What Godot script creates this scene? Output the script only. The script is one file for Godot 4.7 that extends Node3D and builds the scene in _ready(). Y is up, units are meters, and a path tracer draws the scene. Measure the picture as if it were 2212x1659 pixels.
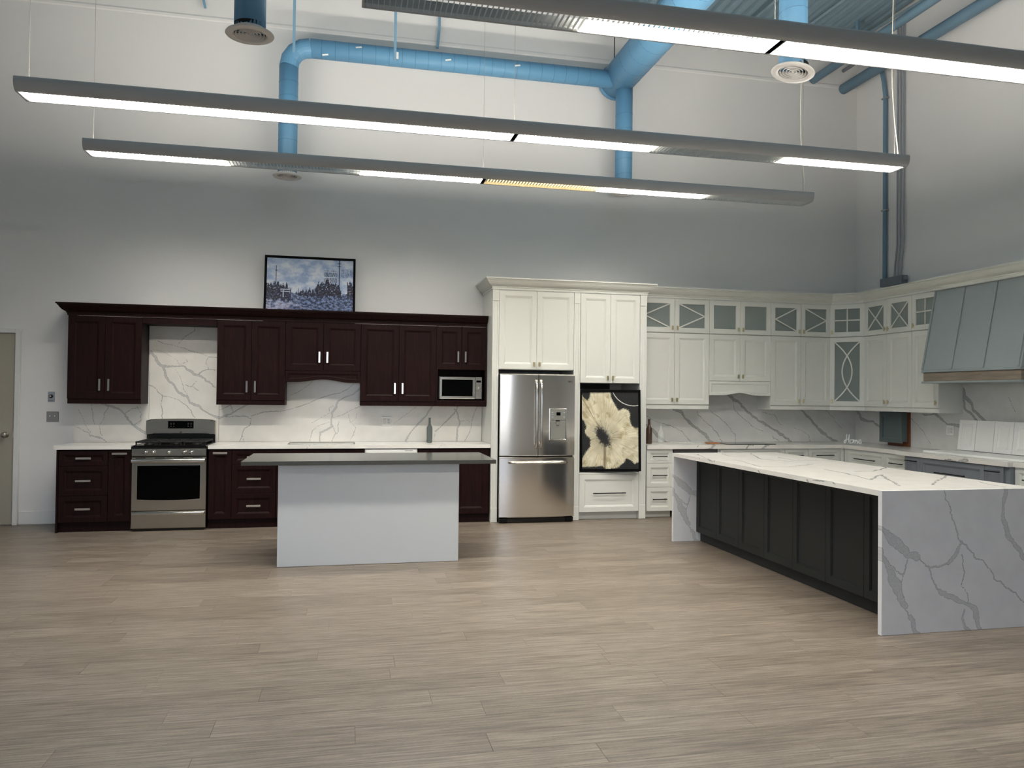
extends Node3D
# A showroom with a dark cherry kitchen, a white kitchen, two islands and three suspended linear lights.
# x runs along the back wall, y up, z from the back wall towards the camera. Metres.

const CEIL := 6.55
const XR := 7.02
const XL := -6.0
const ZF := 11.2
var M := {}
var used := {}
var rng := RandomNumberGenerator.new()

const VEINS_DARK := [
	[24, -2.202, 1.957, -2.145, 1.898, -2.119, 1.829, -2.062, 1.795, -2.045, 1.726, -2.003, 1.64, -1.945, 1.571, -1.887, 1.484, -1.796, 1.442, -1.754, 1.372, -1.663, 1.338, -1.612, 1.285, -1.529, 1.233, -1.428, 1.198],
	[20, -2.062, 1.787, -1.949, 1.794, -1.834, 1.791, -1.768, 1.74, -1.685, 1.688, -1.602, 1.646, -1.484, 1.55],
	[14, -1.685, 1.688, -1.628, 1.742, -1.57, 1.761, -1.487, 1.753],
	[6, -2.261, 2.086, -2.132, 2.089, -2.05, 2.057, -1.936, 2.025, -1.821, 2.001, -1.722, 1.96, -1.623, 1.935, -1.564, 1.902, -1.456, 1.907],
	[6, -1.896, 2.052, -1.823, 2.141, -1.726, 2.205, -1.719, 2.285, -1.712, 2.364],
	[6, -1.564, 1.902, -1.588, 1.839, -1.57, 1.761],
	[8, -2.269, 1.618, -2.196, 1.567, -2.122, 1.516, -2.065, 1.447, -1.992, 1.431, -1.877, 1.397, -1.794, 1.345, -1.752, 1.267, -1.702, 1.197],
	[8, -2.065, 1.447, -2.071, 1.343, -2.057, 1.256, -2.06, 1.17],
	[5, -2.162, 1.984, -2.065, 1.952, -1.967, 1.902, -1.867, 1.816, -1.786, 1.853, -1.803, 1.879],
	[7, -1.814, 1.573, -1.748, 1.556, -1.657, 1.513],
	[5, -1.748, 1.556, -1.692, 1.623],
	[4, -1.932, 1.763, -1.865, 1.659, -1.839, 1.555, -1.78, 1.45],
	[22, -2.756, 1.389, -2.629, 1.335, -2.518, 1.297, -2.454, 1.237, -2.421, 1.168, -2.372, 1.117, -2.332, 1.074, -2.227, 1.013, -2.162, 0.961],
	[6, -2.826, 1.388, -2.802, 1.32, -2.792, 1.218, -2.775, 1.116],
	[6, -2.63, 1.373, -2.629, 1.304, -2.675, 1.236, -2.689, 1.15, -2.727, 1.099, -2.711, 1.03, -2.686, 0.979],
	[9, -2.984, 1.115, -2.961, 1.098, -2.875, 1.047, -2.811, 0.988, -2.733, 0.971, -2.67, 0.953, -2.614, 0.902],
	[14, -2.811, 0.988, -2.733, 0.971, -2.686, 0.959],
	[5, -2.933, 1.285, -2.917, 1.217, -2.877, 1.149, -2.844, 1.064, -2.812, 1.013],
	[6, -2.438, 1.254, -2.375, 1.298, -2.288, 1.307, -2.337, 1.376],
	[5, -2.356, 1.108, -2.285, 1.16, -2.279, 1.238, -2.336, 1.332],
	[20, -1.428, 1.198, -1.312, 1.243, -1.195, 1.315, -1.095, 1.369],
	[12, -1.43, 1.287, -1.364, 1.322, -1.297, 1.358],
	[6, -1.314, 1.34, -1.287, 1.279],
	[8, -1.387, 1.207, -1.253, 1.219, -1.118, 1.213, -1.08, 1.185, -1.087, 1.114, -1.161, 1.066, -1.175, 0.995, -1.211, 0.909],
	[5, -1.175, 0.988, -1.144, 0.917],
	[9, -1.081, 1.217, -0.953, 1.265, -0.77, 1.274, -0.648, 1.298, -0.525, 1.339, -0.433, 1.372, -0.356, 1.413, -0.169, 1.479, -0.075, 1.496, 0.02, 1.546, 0.114, 1.629],
	[5, -0.643, 1.466, -0.528, 1.523, -0.436, 1.589, -0.359, 1.67],
	[20, 0.226, 1.63, 0.163, 1.548, 0.084, 1.482, -0.011, 1.448, -0.073, 1.407, -0.104, 1.334, -0.15, 1.269, -0.157, 1.189, -0.156, 1.092, -0.21, 1.06, -0.28, 1.027, -0.294, 0.907],
	[5, -0.383, 1.14, -0.29, 1.196, -0.197, 1.253, -0.15, 1.277],
	[4, -0.189, 1.269, -0.182, 1.326, -0.128, 1.35],
	[6, -0.411, 0.915, -0.382, 1.043, -0.32, 1.1, -0.164, 1.156],
	[6, -0.14, 1.076, -0.115, 1.011, -0.153, 0.914],
	[6, -0.054, 1.173, -0.085, 1.108, -0.076, 1.027, -0.115, 0.995],
	[5, -0.149, 1.197, -0.024, 1.238, 0.039, 1.279, 0.166, 1.336, 0.229, 1.378],
	[6, 0.04, 1.238, 0.089, 1.125, 0.121, 1.076, 0.107, 0.995, 0.06, 0.914],
	[4, 0.057, 1.141, 0.136, 1.19, 0.143, 1.255],
	[20, 1.077, 1.393, 1.045, 1.335, 0.996, 1.251, 0.931, 1.176, 0.85, 1.094, 0.785, 1.011, 0.729, 0.904],
	[15, 1.396, 1.396, 1.363, 1.328, 1.33, 1.261, 1.264, 1.194, 1.164, 1.094, 1.107, 1.044],
	[18, 1.338, 1.312, 1.389, 1.228, 1.399, 1.128, 1.366, 1.028, 1.368, 0.903],
	[6, 1.633, 1.381, 1.608, 1.322, 1.567, 1.212, 1.543, 1.112, 1.535, 1.028, 1.461, 0.911],
	[4, 1.415, 1.162, 1.5, 1.179, 1.534, 1.154],
	[4, 0.587, 1.134, 0.684, 1.208, 0.814, 1.308, 0.879, 1.358],
	[4, 1.107, 1.044, 1.083, 0.945]]
const VEINS_WHITE := [
	[34, 4.171, 1.399, 4.268, 1.332, 4.365, 1.302, 4.431, 1.22, 4.529, 1.13, 4.644, 1.04, 4.743, 0.979, 4.809, 0.903, 4.875, 0.85],
	[34, 5.036, 1.558, 5.12, 1.49, 5.204, 1.438, 5.288, 1.346, 5.407, 1.263, 5.509, 1.186, 5.628, 1.133, 5.748, 1.056, 5.868, 0.994, 5.989, 0.901, 6.076, 0.838],
	[34, 6.09, 1.399, 6.178, 1.321, 6.265, 1.244, 6.353, 1.15, 6.442, 1.056, 6.583, 0.962, 6.708, 0.891, 6.797, 0.836],
	[36, 3.871, 1.114, 3.967, 1.054, 4.047, 0.98, 4.127, 0.912, 4.192, 0.86],
	[6, 3.87, 1.247, 3.966, 1.196, 4.094, 1.144, 4.238, 1.114, 4.384, 1.032, 4.482, 0.949, 4.547, 0.874],
	[6, 4.593, 1.304, 4.675, 1.206, 4.774, 1.131, 4.874, 1.04, 4.958, 0.918, 4.991, 0.857],
	[6, 4.806, 1.313, 4.972, 1.192, 5.073, 1.086, 5.157, 0.994, 5.178, 0.857],
	[6, 5.12, 1.498, 5.154, 1.315, 5.272, 1.224, 5.374, 1.147, 5.492, 1.071, 5.577, 1.04],
	[5, 5.559, 1.302, 5.746, 1.272, 5.798, 1.179, 5.867, 1.133],
	[6, 5.714, 0.978, 5.886, 0.854],
	[5, 6.057, 1.087, 6.197, 1.04, 6.267, 0.978, 6.302, 0.884],
	[5, 6.528, 1.339, 6.653, 1.23, 6.724, 1.135, 6.796, 1.088]]
const VEINS_RIGHT := [
	[36, 0.024, 1.389, 0.089, 1.306, 0.154, 1.224, 0.264, 1.197, 0.402, 1.191, 0.508, 1.135, 0.611, 1.049],
	[34, 1.416, 1.413, 1.539, 1.323, 1.635, 1.254, 1.705, 1.211, 1.866, 1.2, 1.977, 1.144],
	[18, 1.316, 1.314, 1.416, 1.311, 1.514, 1.332],
	[38, 1.887, 1.737, 1.943, 1.605, 1.976, 1.526, 2.064, 1.458, 2.107, 1.373, 2.254, 1.262, 2.357, 1.162],
	[28, 1.943, 1.561, 1.943, 1.509, 1.966, 1.404, 2.064, 1.337, 2.139, 1.263, 2.192, 1.188],
	[6, 1.109, 1.255, 1.266, 1.147, 1.367, 1.041, 1.442, 0.953],
	[5, 2.573, 1.53, 2.611, 1.449, 2.649, 1.369]]
const VEINS_LEG := [
	[52, 3.331, 0.678, 3.4, 0.621, 3.464, 0.564, 3.528, 0.507, 3.593, 0.488],
	[12, 3.593, 0.488, 3.677, 0.424, 3.723, 0.321, 3.762, 0.264],
	[36, 3.762, 0.264, 3.841, 0.221, 3.92, 0.19, 3.987, 0.164],
	[56, 3.319, 0.536, 3.389, 0.412, 3.44, 0.311, 3.478, 0.221],
	[30, 3.478, 0.221, 3.504, 0.176],
	[9, 3.504, 0.176, 3.543, 0.096],
	[8, 3.344, 0.513, 3.427, 0.411, 3.491, 0.381, 3.522, 0.474],
	[8, 3.491, 0.381, 3.478, 0.298, 3.504, 0.187],
	[8, 3.793, 0.935, 3.8, 0.902, 3.839, 0.788, 3.873, 0.686, 3.919, 0.589],
	[26, 3.919, 0.572, 3.893, 0.506, 3.827, 0.441],
	[10, 3.827, 0.441, 3.749, 0.421, 3.677, 0.418],
	[9, 3.919, 0.584, 3.959, 0.549, 4.026, 0.467, 4.093, 0.442, 4.188, 0.325, 4.297, 0.252, 4.41, 0.167, 4.532, 0.08],
	[8, 3.926, 0.493, 3.946, 0.391, 3.933, 0.302, 3.973, 0.243, 3.987, 0.164],
	[34, 4.279, 0.94, 4.275, 0.911, 4.242, 0.78, 4.269, 0.642, 4.338, 0.537, 4.409, 0.466, 4.518, 0.404],
	[30, 3.987, 0.164, 4.04, 0.116, 4.047, 0.071, 4.067, -0.015],
	[18, 3.947, 0.132, 3.934, 0.043, 3.987, -0.005, 3.894, -0.023],
	[34, 3.543, 0.108, 3.569, 0.029, 3.62, -0.024]]
const VEINS_TOP := [
	[15, 2.197, 3.541, 3.011, 3.303, 2.942, 3.586, 3.624, 3.44, 3.648, 3.686, 3.438, 4.058],
	[15, 2.194, 4.153, 2.869, 3.88, 3.072, 3.993, 3.353, 4.079],
	[15, 3.76, 3.266, 4.111, 3.245, 4.372, 3.289, 4.725, 3.349, 5.109, 3.196],
	[16, 3.894, 3.85, 4.175, 3.842, 4.656, 3.709, 4.33, 4.049, 4.563, 3.911, 5.022, 3.656],
	[15, 4.082, 4.003, 4.072, 4.17, 3.945, 4.35, 3.663, 4.657],
	[13, 5.004, 3.917, 4.717, 4.225, 4.615, 4.36, 4.449, 4.539],
	[13, 4.856, 4.451, 5.007, 4.364, 5.158, 4.357],
	[12, 2.404, 3.291, 2.715, 3.237, 2.673, 3.475],
	[12, 2.689, 4.174, 3.083, 4.113, 3.015, 4.433, 3.295, 4.42],
	[12, 2.218, 3.823, 2.547, 3.726, 2.498, 3.942]]

func _ready():
	rng.seed = 7
	view_and_light()
	materials()
	room()
	back_wall_fittings()
	dark_kitchen()
	range_cooker()
	tall_white_cabinets()
	fridge()
	white_kitchen()
	hood_on_side_wall()
	dark_topped_island()
	waterfall_island()
	lights()
	ducts()
	counter_things()
	pictures()

# ---------------------------------------------------------------- camera, sky, exposure
func view_and_light():
	var cam := Camera3D.new()
	cam.name = "camera"
	cam.fov = 2.0 * rad_to_deg(atan(829.5 / 1655.4))
	cam.near = 0.05
	cam.far = 100.0
	cam.transform = Transform3D(Basis(Vector3.UP, -0.2141) * Basis(Vector3.RIGHT, 0.0146) * Basis(Vector3.BACK, 0.0108), Vector3(0, 1.4975, 9.5146))
	add_child(cam)
	cam.current = true
	var env := Environment.new()
	env.background_mode = Environment.BG_SKY
	var sm := ProceduralSkyMaterial.new()
	sm.sky_top_color = Color(0.76, 0.83, 0.94)
	sm.sky_horizon_color = Color(0.87, 0.90, 0.95)
	sm.ground_horizon_color = Color(0.62, 0.63, 0.64)
	sm.ground_bottom_color = Color(0.45, 0.45, 0.44)
	sm.sun_angle_max = 0.0
	sm.energy_multiplier = SKY_ENERGY
	var sky := Sky.new()
	sky.sky_material = sm
	env.sky = sky
	env.ambient_light_source = Environment.AMBIENT_SOURCE_DISABLED
	env.tonemap_mode = Environment.TONE_MAPPER_LINEAR
	env.tonemap_exposure = EXPOSURE
	env.sdfgi_enabled = true
	env.ssao_enabled = true
	env.ssil_enabled = true
	var we := WorldEnvironment.new()
	we.name = "surroundings"
	we.environment = env
	add_child(we)

const SKY_ENERGY := 1.9
const EXPOSURE := 3.1
const LAMP_DOWN := 1.55
const LAMP_UP := 0.74

# ---------------------------------------------------------------- naming
func numbered(n: String) -> String:
	var k: int = used.get(n, 0)
	used[n] = k + 1
	return n if k == 0 else "%s_%03d" % [n, k]

func thing(called: String, label: String, category: String, at := Vector3.ZERO, turn := 0.0, group := "") -> Node3D:
	var o := Node3D.new()
	o.name = numbered(called)
	add_child(o)
	o.position = at
	o.rotation.y = turn
	tag(o, label, category, group)
	return o

func tag(o: Node, label: String, category: String, group := ""):
	o.set_meta("label", label)
	o.set_meta("category", category)
	if group != "":
		o.set_meta("group", group)

func part(called: String, mesh: Mesh, m: Material, parent: Node, at := Vector3.ZERO, turn := Vector3.ZERO) -> MeshInstance3D:
	var o := MeshInstance3D.new()
	o.name = called
	o.mesh = mesh
	o.material_override = m
	o.position = at
	o.rotation = turn
	parent.add_child(o, true)
	return o

func solo(called: String, mesh: Mesh, m: Material, label: String, category: String, at := Vector3.ZERO, turn := Vector3.ZERO, group := "") -> MeshInstance3D:
	var o := part(numbered(called), mesh, m, self, at, turn)
	tag(o, label, category, group)
	return o

func struct(called: String, mesh: Mesh, m: Material, at := Vector3.ZERO) -> MeshInstance3D:
	var o := part(called, mesh, m, self, at)
	o.set_meta("kind", "structure")
	return o

# ---------------------------------------------------------------- mesh helpers
func S(smooth := false) -> SurfaceTool:
	var st := SurfaceTool.new()
	st.begin(Mesh.PRIMITIVE_TRIANGLES)
	st.set_smooth_group(0 if smooth else -1)
	return st

func done(st: SurfaceTool) -> ArrayMesh:
	st.generate_normals()
	return st.commit()

# a b c d run counter-clockwise seen from outside
func quad(st: SurfaceTool, a: Vector3, b: Vector3, c: Vector3, d: Vector3):
	for v in [a, c, b, a, d, c]:
		st.add_vertex(v)

func uvquad(st: SurfaceTool, p: Array, uv: Array):
	for k in [0, 2, 1, 0, 3, 2]:
		st.set_uv(uv[k])
		st.add_vertex(p[k])

func oquad(st: SurfaceTool, a: Vector3, b: Vector3, c: Vector3, d: Vector3, mid: Vector3):
	if (b - a).cross(c - a).dot((a + b + c + d) / 4.0 - mid) < 0.0:
		quad(st, a, d, c, b)
	else:
		quad(st, a, b, c, d)

func otri(st: SurfaceTool, a: Vector3, b: Vector3, c: Vector3, mid: Vector3):
	var vs := [a, c, b]
	if (b - a).cross(c - a).dot((a + b + c) / 3.0 - mid) < 0.0:
		vs = [a, b, c]
	for v in vs:
		st.add_vertex(v)

func bbox(st: SurfaceTool, lo: Vector3, hi: Vector3, b := 0.0):
	var c := (lo + hi) / 2.0
	var h := (hi - lo) / 2.0
	b = minf(b, minf(h.x, minf(h.y, h.z)) * 0.9)
	var P := func(s: Vector3, ax: int) -> Vector3:
		var e := h - Vector3(b, b, b)
		e[ax] = h[ax]
		return c + s * e
	for ax in 3:
		var u := (ax + 1) % 3
		var v := (ax + 2) % 3
		for s in [-1.0, 1.0]:
			var q := []
			for k in [[-1, -1], [1, -1], [1, 1], [-1, 1]]:
				var w := Vector3.ZERO
				w[ax] = s
				w[u] = k[0]
				w[v] = k[1]
				q.append(P.call(w, ax))
			oquad(st, q[0], q[1], q[2], q[3], c)
	if b > 0.0:
		for ax in 3:
			var u := (ax + 1) % 3
			var v := (ax + 2) % 3
			for su in [-1.0, 1.0]:
				for sv in [-1.0, 1.0]:
					var w0 := Vector3.ZERO
					w0[u] = su
					w0[v] = sv
					var w1 := w0
					w0[ax] = -1.0
					w1[ax] = 1.0
					oquad(st, P.call(w0, u), P.call(w1, u), P.call(w1, v), P.call(w0, v), c)
		for sx in [-1.0, 1.0]:
			for sy in [-1.0, 1.0]:
				for sz in [-1.0, 1.0]:
					var w := Vector3(sx, sy, sz)
					otri(st, P.call(w, 0), P.call(w, 1), P.call(w, 2), c)

func box(lo: Vector3, hi: Vector3, b := 0.0015) -> ArrayMesh:
	var st := S()
	bbox(st, lo, hi, b)
	return done(st)

# loops of equal length, [points, depth], from the back edge round the front to the middle
func loops_mesh(loops: Array, cap := true) -> ArrayMesh:
	var st := S()
	for i in loops.size() - 1:
		var o: PackedVector2Array = loops[i][0]
		var n: PackedVector2Array = loops[i + 1][0]
		var zo: float = loops[i][1]
		var zn: float = loops[i + 1][1]
		for k in o.size():
			var k2 := (k + 1) % o.size()
			quad(st, Vector3(o[k].x, o[k].y, zo), Vector3(o[k2].x, o[k2].y, zo), Vector3(n[k2].x, n[k2].y, zn), Vector3(n[k].x, n[k].y, zn))
	if cap:
		var l: PackedVector2Array = loops[-1][0]
		var z: float = loops[-1][1]
		var n := l.size()
		for k in n / 2 - 1:
			quad(st, Vector3(l[k].x, l[k].y, z), Vector3(l[k + 1].x, l[k + 1].y, z), Vector3(l[n - 2 - k].x, l[n - 2 - k].y, z), Vector3(l[n - 1 - k].x, l[n - 1 - k].y, z))
	return done(st)

func rect(w: float, h: float, d: float) -> PackedVector2Array:
	return PackedVector2Array([Vector2(-w / 2 + d, d), Vector2(w / 2 - d, d), Vector2(w / 2 - d, h - d), Vector2(-w / 2 + d, h - d)])

# rings: [inset, depth]
func ring_mesh(w: float, h: float, rings: Array, cap := true) -> ArrayMesh:
	var loops := []
	for r in rings:
		loops.append([rect(w, h, r[0]), r[1]])
	return loops_mesh(loops, cap)

const T := 0.02
func panel_door(w: float, h: float, f := 0.06) -> ArrayMesh:
	f = minf(f, minf(w, h) * 0.3)
	return ring_mesh(w, h, [[0.0, 0.0], [0.0, T - 0.002], [0.002, T], [f, T], [f + 0.003, T - 0.004], [f + 0.007, T - 0.004], [f + 0.022, T - 0.011], [f + 0.022, T - 0.012]])

func shaker_door(w: float, h: float, f := 0.06) -> ArrayMesh:
	return ring_mesh(w, h, [[0.0, 0.0], [0.0, T - 0.002], [0.002, T], [f, T], [f + 0.001, T - 0.006], [f + 0.008, T - 0.006], [f + 0.010, T - 0.012]])

func glass_frame(w: float, h: float, f := 0.065) -> ArrayMesh:
	return ring_mesh(w, h, [[0.0, 0.0], [0.0, T - 0.002], [0.002, T], [f - 0.004, T], [f, T - 0.006], [f, 0.0], [0.0, 0.0]], false)

func slab_front(w: float, h: float, t := T) -> ArrayMesh:
	return ring_mesh(w, h, [[0.0, 0.0], [0.0, t - 0.002], [0.002, t]])

func tube(st: SurfaceTool, pts: Array, r: float, seg := 8):
	var rings := []
	var u := Vector3(0.31, 0.87, 0.41)
	for i in pts.size():
		var d: Vector3 = (pts[mini(i + 1, pts.size() - 1)] - pts[maxi(i - 1, 0)]).normalized()
		u = u - d * u.dot(d)
		u = u.normalized() if u.length() > 0.02 else d.cross(Vector3(0.9, 0.1, 0.4)).normalized()
		var v := d.cross(u)
		var ring := []
		for k in seg:
			var a := TAU * k / seg
			ring.append(pts[i] + (u * cos(a) + v * sin(a)) * r)
		rings.append(ring)
	for i in rings.size() - 1:
		for k in seg:
			var k2 := (k + 1) % seg
			quad(st, rings[i][k], rings[i][k2], rings[i + 1][k2], rings[i + 1][k])
	for e in [0, rings.size() - 1]:
		var c: Vector3 = pts[e]
		var away: Vector3 = pts[1] if e == 0 else pts[pts.size() - 2]
		for k in seg:
			otri(st, c, rings[e][k], rings[e][(k + 1) % seg], away)

func tube_mesh(pts: Array, r: float, seg := 8) -> ArrayMesh:
	var st := S()
	tube(st, pts, r, seg)
	return done(st)

func rod(a: Vector3, b: Vector3, r: float, seg := 10) -> ArrayMesh:
	return tube_mesh([a, b], r, seg)

# profile of [radius, height] from bottom to top, turned about the y axis
func lathe(st: SurfaceTool, prof: Array, seg := 24, at := Vector3.ZERO):
	for i in prof.size() - 1:
		for k in seg:
			var a := TAU * k / seg
			var b := TAU * (k + 1) / seg
			var p := [Vector3(prof[i][0] * sin(a), prof[i][1], prof[i][0] * cos(a)), Vector3(prof[i][0] * sin(b), prof[i][1], prof[i][0] * cos(b)), Vector3(prof[i + 1][0] * sin(b), prof[i + 1][1], prof[i + 1][0] * cos(b)), Vector3(prof[i + 1][0] * sin(a), prof[i + 1][1], prof[i + 1][0] * cos(a))]
			quad(st, at + p[0], at + p[1], at + p[2], at + p[3])

func lathe_mesh(prof: Array, seg := 24, smooth := true) -> ArrayMesh:
	var st := S(smooth)
	lathe(st, prof, seg)
	return done(st)

# a moulding: profile of [out, up] swept along a path of (x, z), outwards being to the walker's right hand
func sweep(path: Array, prof: Array, y0: float) -> ArrayMesh:
	var st := S()
	var offs := []
	for i in path.size():
		var n1 := Vector2.ZERO
		var n2 := Vector2.ZERO
		if i > 0:
			var d: Vector2 = (path[i] - path[i - 1]).normalized()
			n1 = Vector2(-d.y, d.x)
		if i < path.size() - 1:
			var d: Vector2 = (path[i + 1] - path[i]).normalized()
			n2 = Vector2(-d.y, d.x)
		if i == 0:
			n1 = n2
		if i == path.size() - 1:
			n2 = n1
		offs.append((n1 + n2) / (1.0 + n1.dot(n2)))
	var at := func(i: int, j: int) -> Vector3:
		var p: Vector2 = path[i] + offs[i] * prof[j][0]
		return Vector3(p.x, y0 + prof[j][1], p.y)
	for i in path.size() - 1:
		for j in prof.size() - 1:
			quad(st, at.call(i, j), at.call(i + 1, j), at.call(i + 1, j + 1), at.call(i, j + 1))
	for e in [0, path.size() - 1]:
		var away := at.call(1 if e == 0 else path.size() - 2, 0) as Vector3
		var c := Vector3.ZERO
		for j in prof.size():
			c += at.call(e, j)
		c /= prof.size()
		for j in prof.size():
			otri(st, c, at.call(e, j), at.call(e, (j + 1) % prof.size()), away)
	return done(st)

const CROWN := [[0.0, 0.0], [0.008, 0.0], [0.008, 0.022], [0.016, 0.026], [0.016, 0.036], [0.022, 0.040], [0.034, 0.046], [0.050, 0.058], [0.066, 0.078], [0.078, 0.098], [0.086, 0.104], [0.086, 0.112], [0.098, 0.116], [0.098, 0.13], [0.0, 0.13]]

# ---------------------------------------------------------------- materials
func mat(called: String, c: Color, rough := 0.5, metal := 0.0) -> StandardMaterial3D:
	var m := StandardMaterial3D.new()
	m.resource_name = called
	m.albedo_color = c
	m.roughness = rough
	m.metallic = metal
	M[called] = m
	return m

func textured(called: String, img: Image, rough := 0.5) -> StandardMaterial3D:
	var m := mat(called, Color.WHITE, rough)
	m.albedo_texture = ImageTexture.create_from_image(img)
	return m

func noise(freq: float, s: int, oct := 4) -> FastNoiseLite:
	var n := FastNoiseLite.new()
	n.noise_type = FastNoiseLite.TYPE_SIMPLEX_SMOOTH
	n.frequency = freq
	n.seed = s
	n.fractal_octaves = oct
	return n

# long streaks along u
func plank_image(s: int) -> Image:
	var w := 768
	var h := 160
	var img := Image.create(w, h, false, Image.FORMAT_RGB8)
	var a := noise(0.05, s, 3)
	var b := noise(0.16, s + 50, 3)
	var c := noise(0.02, s + 90, 2)
	var d := noise(0.3, s + 130, 2)
	var lo := Color(0.355, 0.318, 0.285)
	var hi := Color(0.56, 0.515, 0.46)
	var tone := (float((s * 37) % 10) - 4.5) * 0.004
	for y in h:
		for x in w:
			var v := 0.55 + 0.62 * a.get_noise_2d(x * 0.055, y * 1.0) + 0.40 * b.get_noise_2d(x * 0.04, y * 1.4) + 0.12 * c.get_noise_2d(x * 0.5, y * 1.2) + 0.20 * d.get_noise_2d(x * 0.2, y * 0.8)
			var k := lo.lerp(hi, clampf(v, 0.0, 1.0))
			img.set_pixel(x, y, Color(k.r + tone, k.g + tone, k.b + tone))
	return img

func grain_image(lo: Color, hi: Color, s: int) -> Image:
	var img := Image.create(256, 256, false, Image.FORMAT_RGB8)
	var a := noise(0.05, s, 3)
	var b := noise(0.2, s + 3, 2)
	for y in 256:
		for x in 256:
			var v := 0.5 + 0.6 * a.get_noise_2d(x * 1.2, y * 0.10) + 0.35 * b.get_noise_2d(x * 1.5, y * 0.06)
			img.set_pixel(x, y, lo.lerp(hi, clampf(v, 0.0, 1.0)))
	return img

# quartz with printed veins: veins are [width in mm, u, v, u, v ...] in metres
func quartz_image(w_m: float, h_m: float, u0: float, v0: float, per_m: float, veins: Array, s: int, body := Color(0.90, 0.89, 0.865), depth := 0.66) -> Image:
	var w := int(w_m * per_m)
	var h := int(h_m * per_m)
	var img := Image.create(w, h, false, Image.FORMAT_RGB8)
	img.fill(body)
	var cloud := noise(0.012, s + 5, 3)
	for y in h:
		for x in w:
			var k := cloud.get_noise_2d(x * 400.0 / per_m, y * 400.0 / per_m) * 0.022
			img.set_pixel(x, y, Color(body.r + k, body.g + k, body.b + k))
	var wob := noise(0.02, s, 3)
	var wid := noise(0.05, s + 11, 2)
	var inside := PackedFloat32Array()
	inside.resize(w * h)
	inside.fill(-9.0)
	for vi in veins.size():
		var vein: Array = veins[vi]
		var wmm: float = vein[0]
		for i in range(1, vein.size() - 3, 2):
			var p := Vector2((vein[i] - u0) * per_m, h - (vein[i + 1] - v0) * per_m)
			var q := Vector2((vein[i + 2] - u0) * per_m, h - (vein[i + 3] - v0) * per_m)
			var n := int(p.distance_to(q)) + 1
			for k in n:
				var c := p.lerp(q, float(k) / n)
				var j := wob.get_noise_2d(c.x + vi * 31.0, c.y) * per_m * 0.016
				c += Vector2(j, -j * 0.6)
				var r := wmm * 0.0005 * per_m * clampf(0.95 + 0.7 * wid.get_noise_2d(c.x * 0.18, c.y * 0.18 + vi * 17.0), 0.45, 1.4)
				var reach := int(ceil(r + 0.7))
				for y in range(maxi(0, int(c.y) - reach), mini(h, int(c.y) + reach + 1)):
					for x in range(maxi(0, int(c.x) - reach), mini(w, int(c.x) + reach + 1)):
						var e := r - Vector2(x + 0.5, y + 0.5).distance_to(c)
						if e > inside[y * w + x]:
							inside[y * w + x] = e
	var edge := Color(depth - 0.13, depth - 0.125, depth - 0.13)
	var fill := Color(depth, depth + 0.005, depth)
	var fine := noise(0.12, s + 21, 3)
	for y in h:
		for x in w:
			var e := inside[y * w + x]
			if e < -0.5:
				continue
			var rag := fine.get_noise_2d(x, y)
			var al := clampf(e + 0.4 + rag * 2.2, 0.0, 1.0)
			var g := edge.lerp(fill, clampf((e - 0.6) / 2.2, 0.0, 1.0))
			g = g.lerp(body, clampf(0.12 + 0.7 * rag, 0.0, 0.4) if e > 1.5 else 0.0)
			img.set_pixel(x, y, img.get_pixel(x, y).lerp(g, al * 0.85))
	return img

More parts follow.
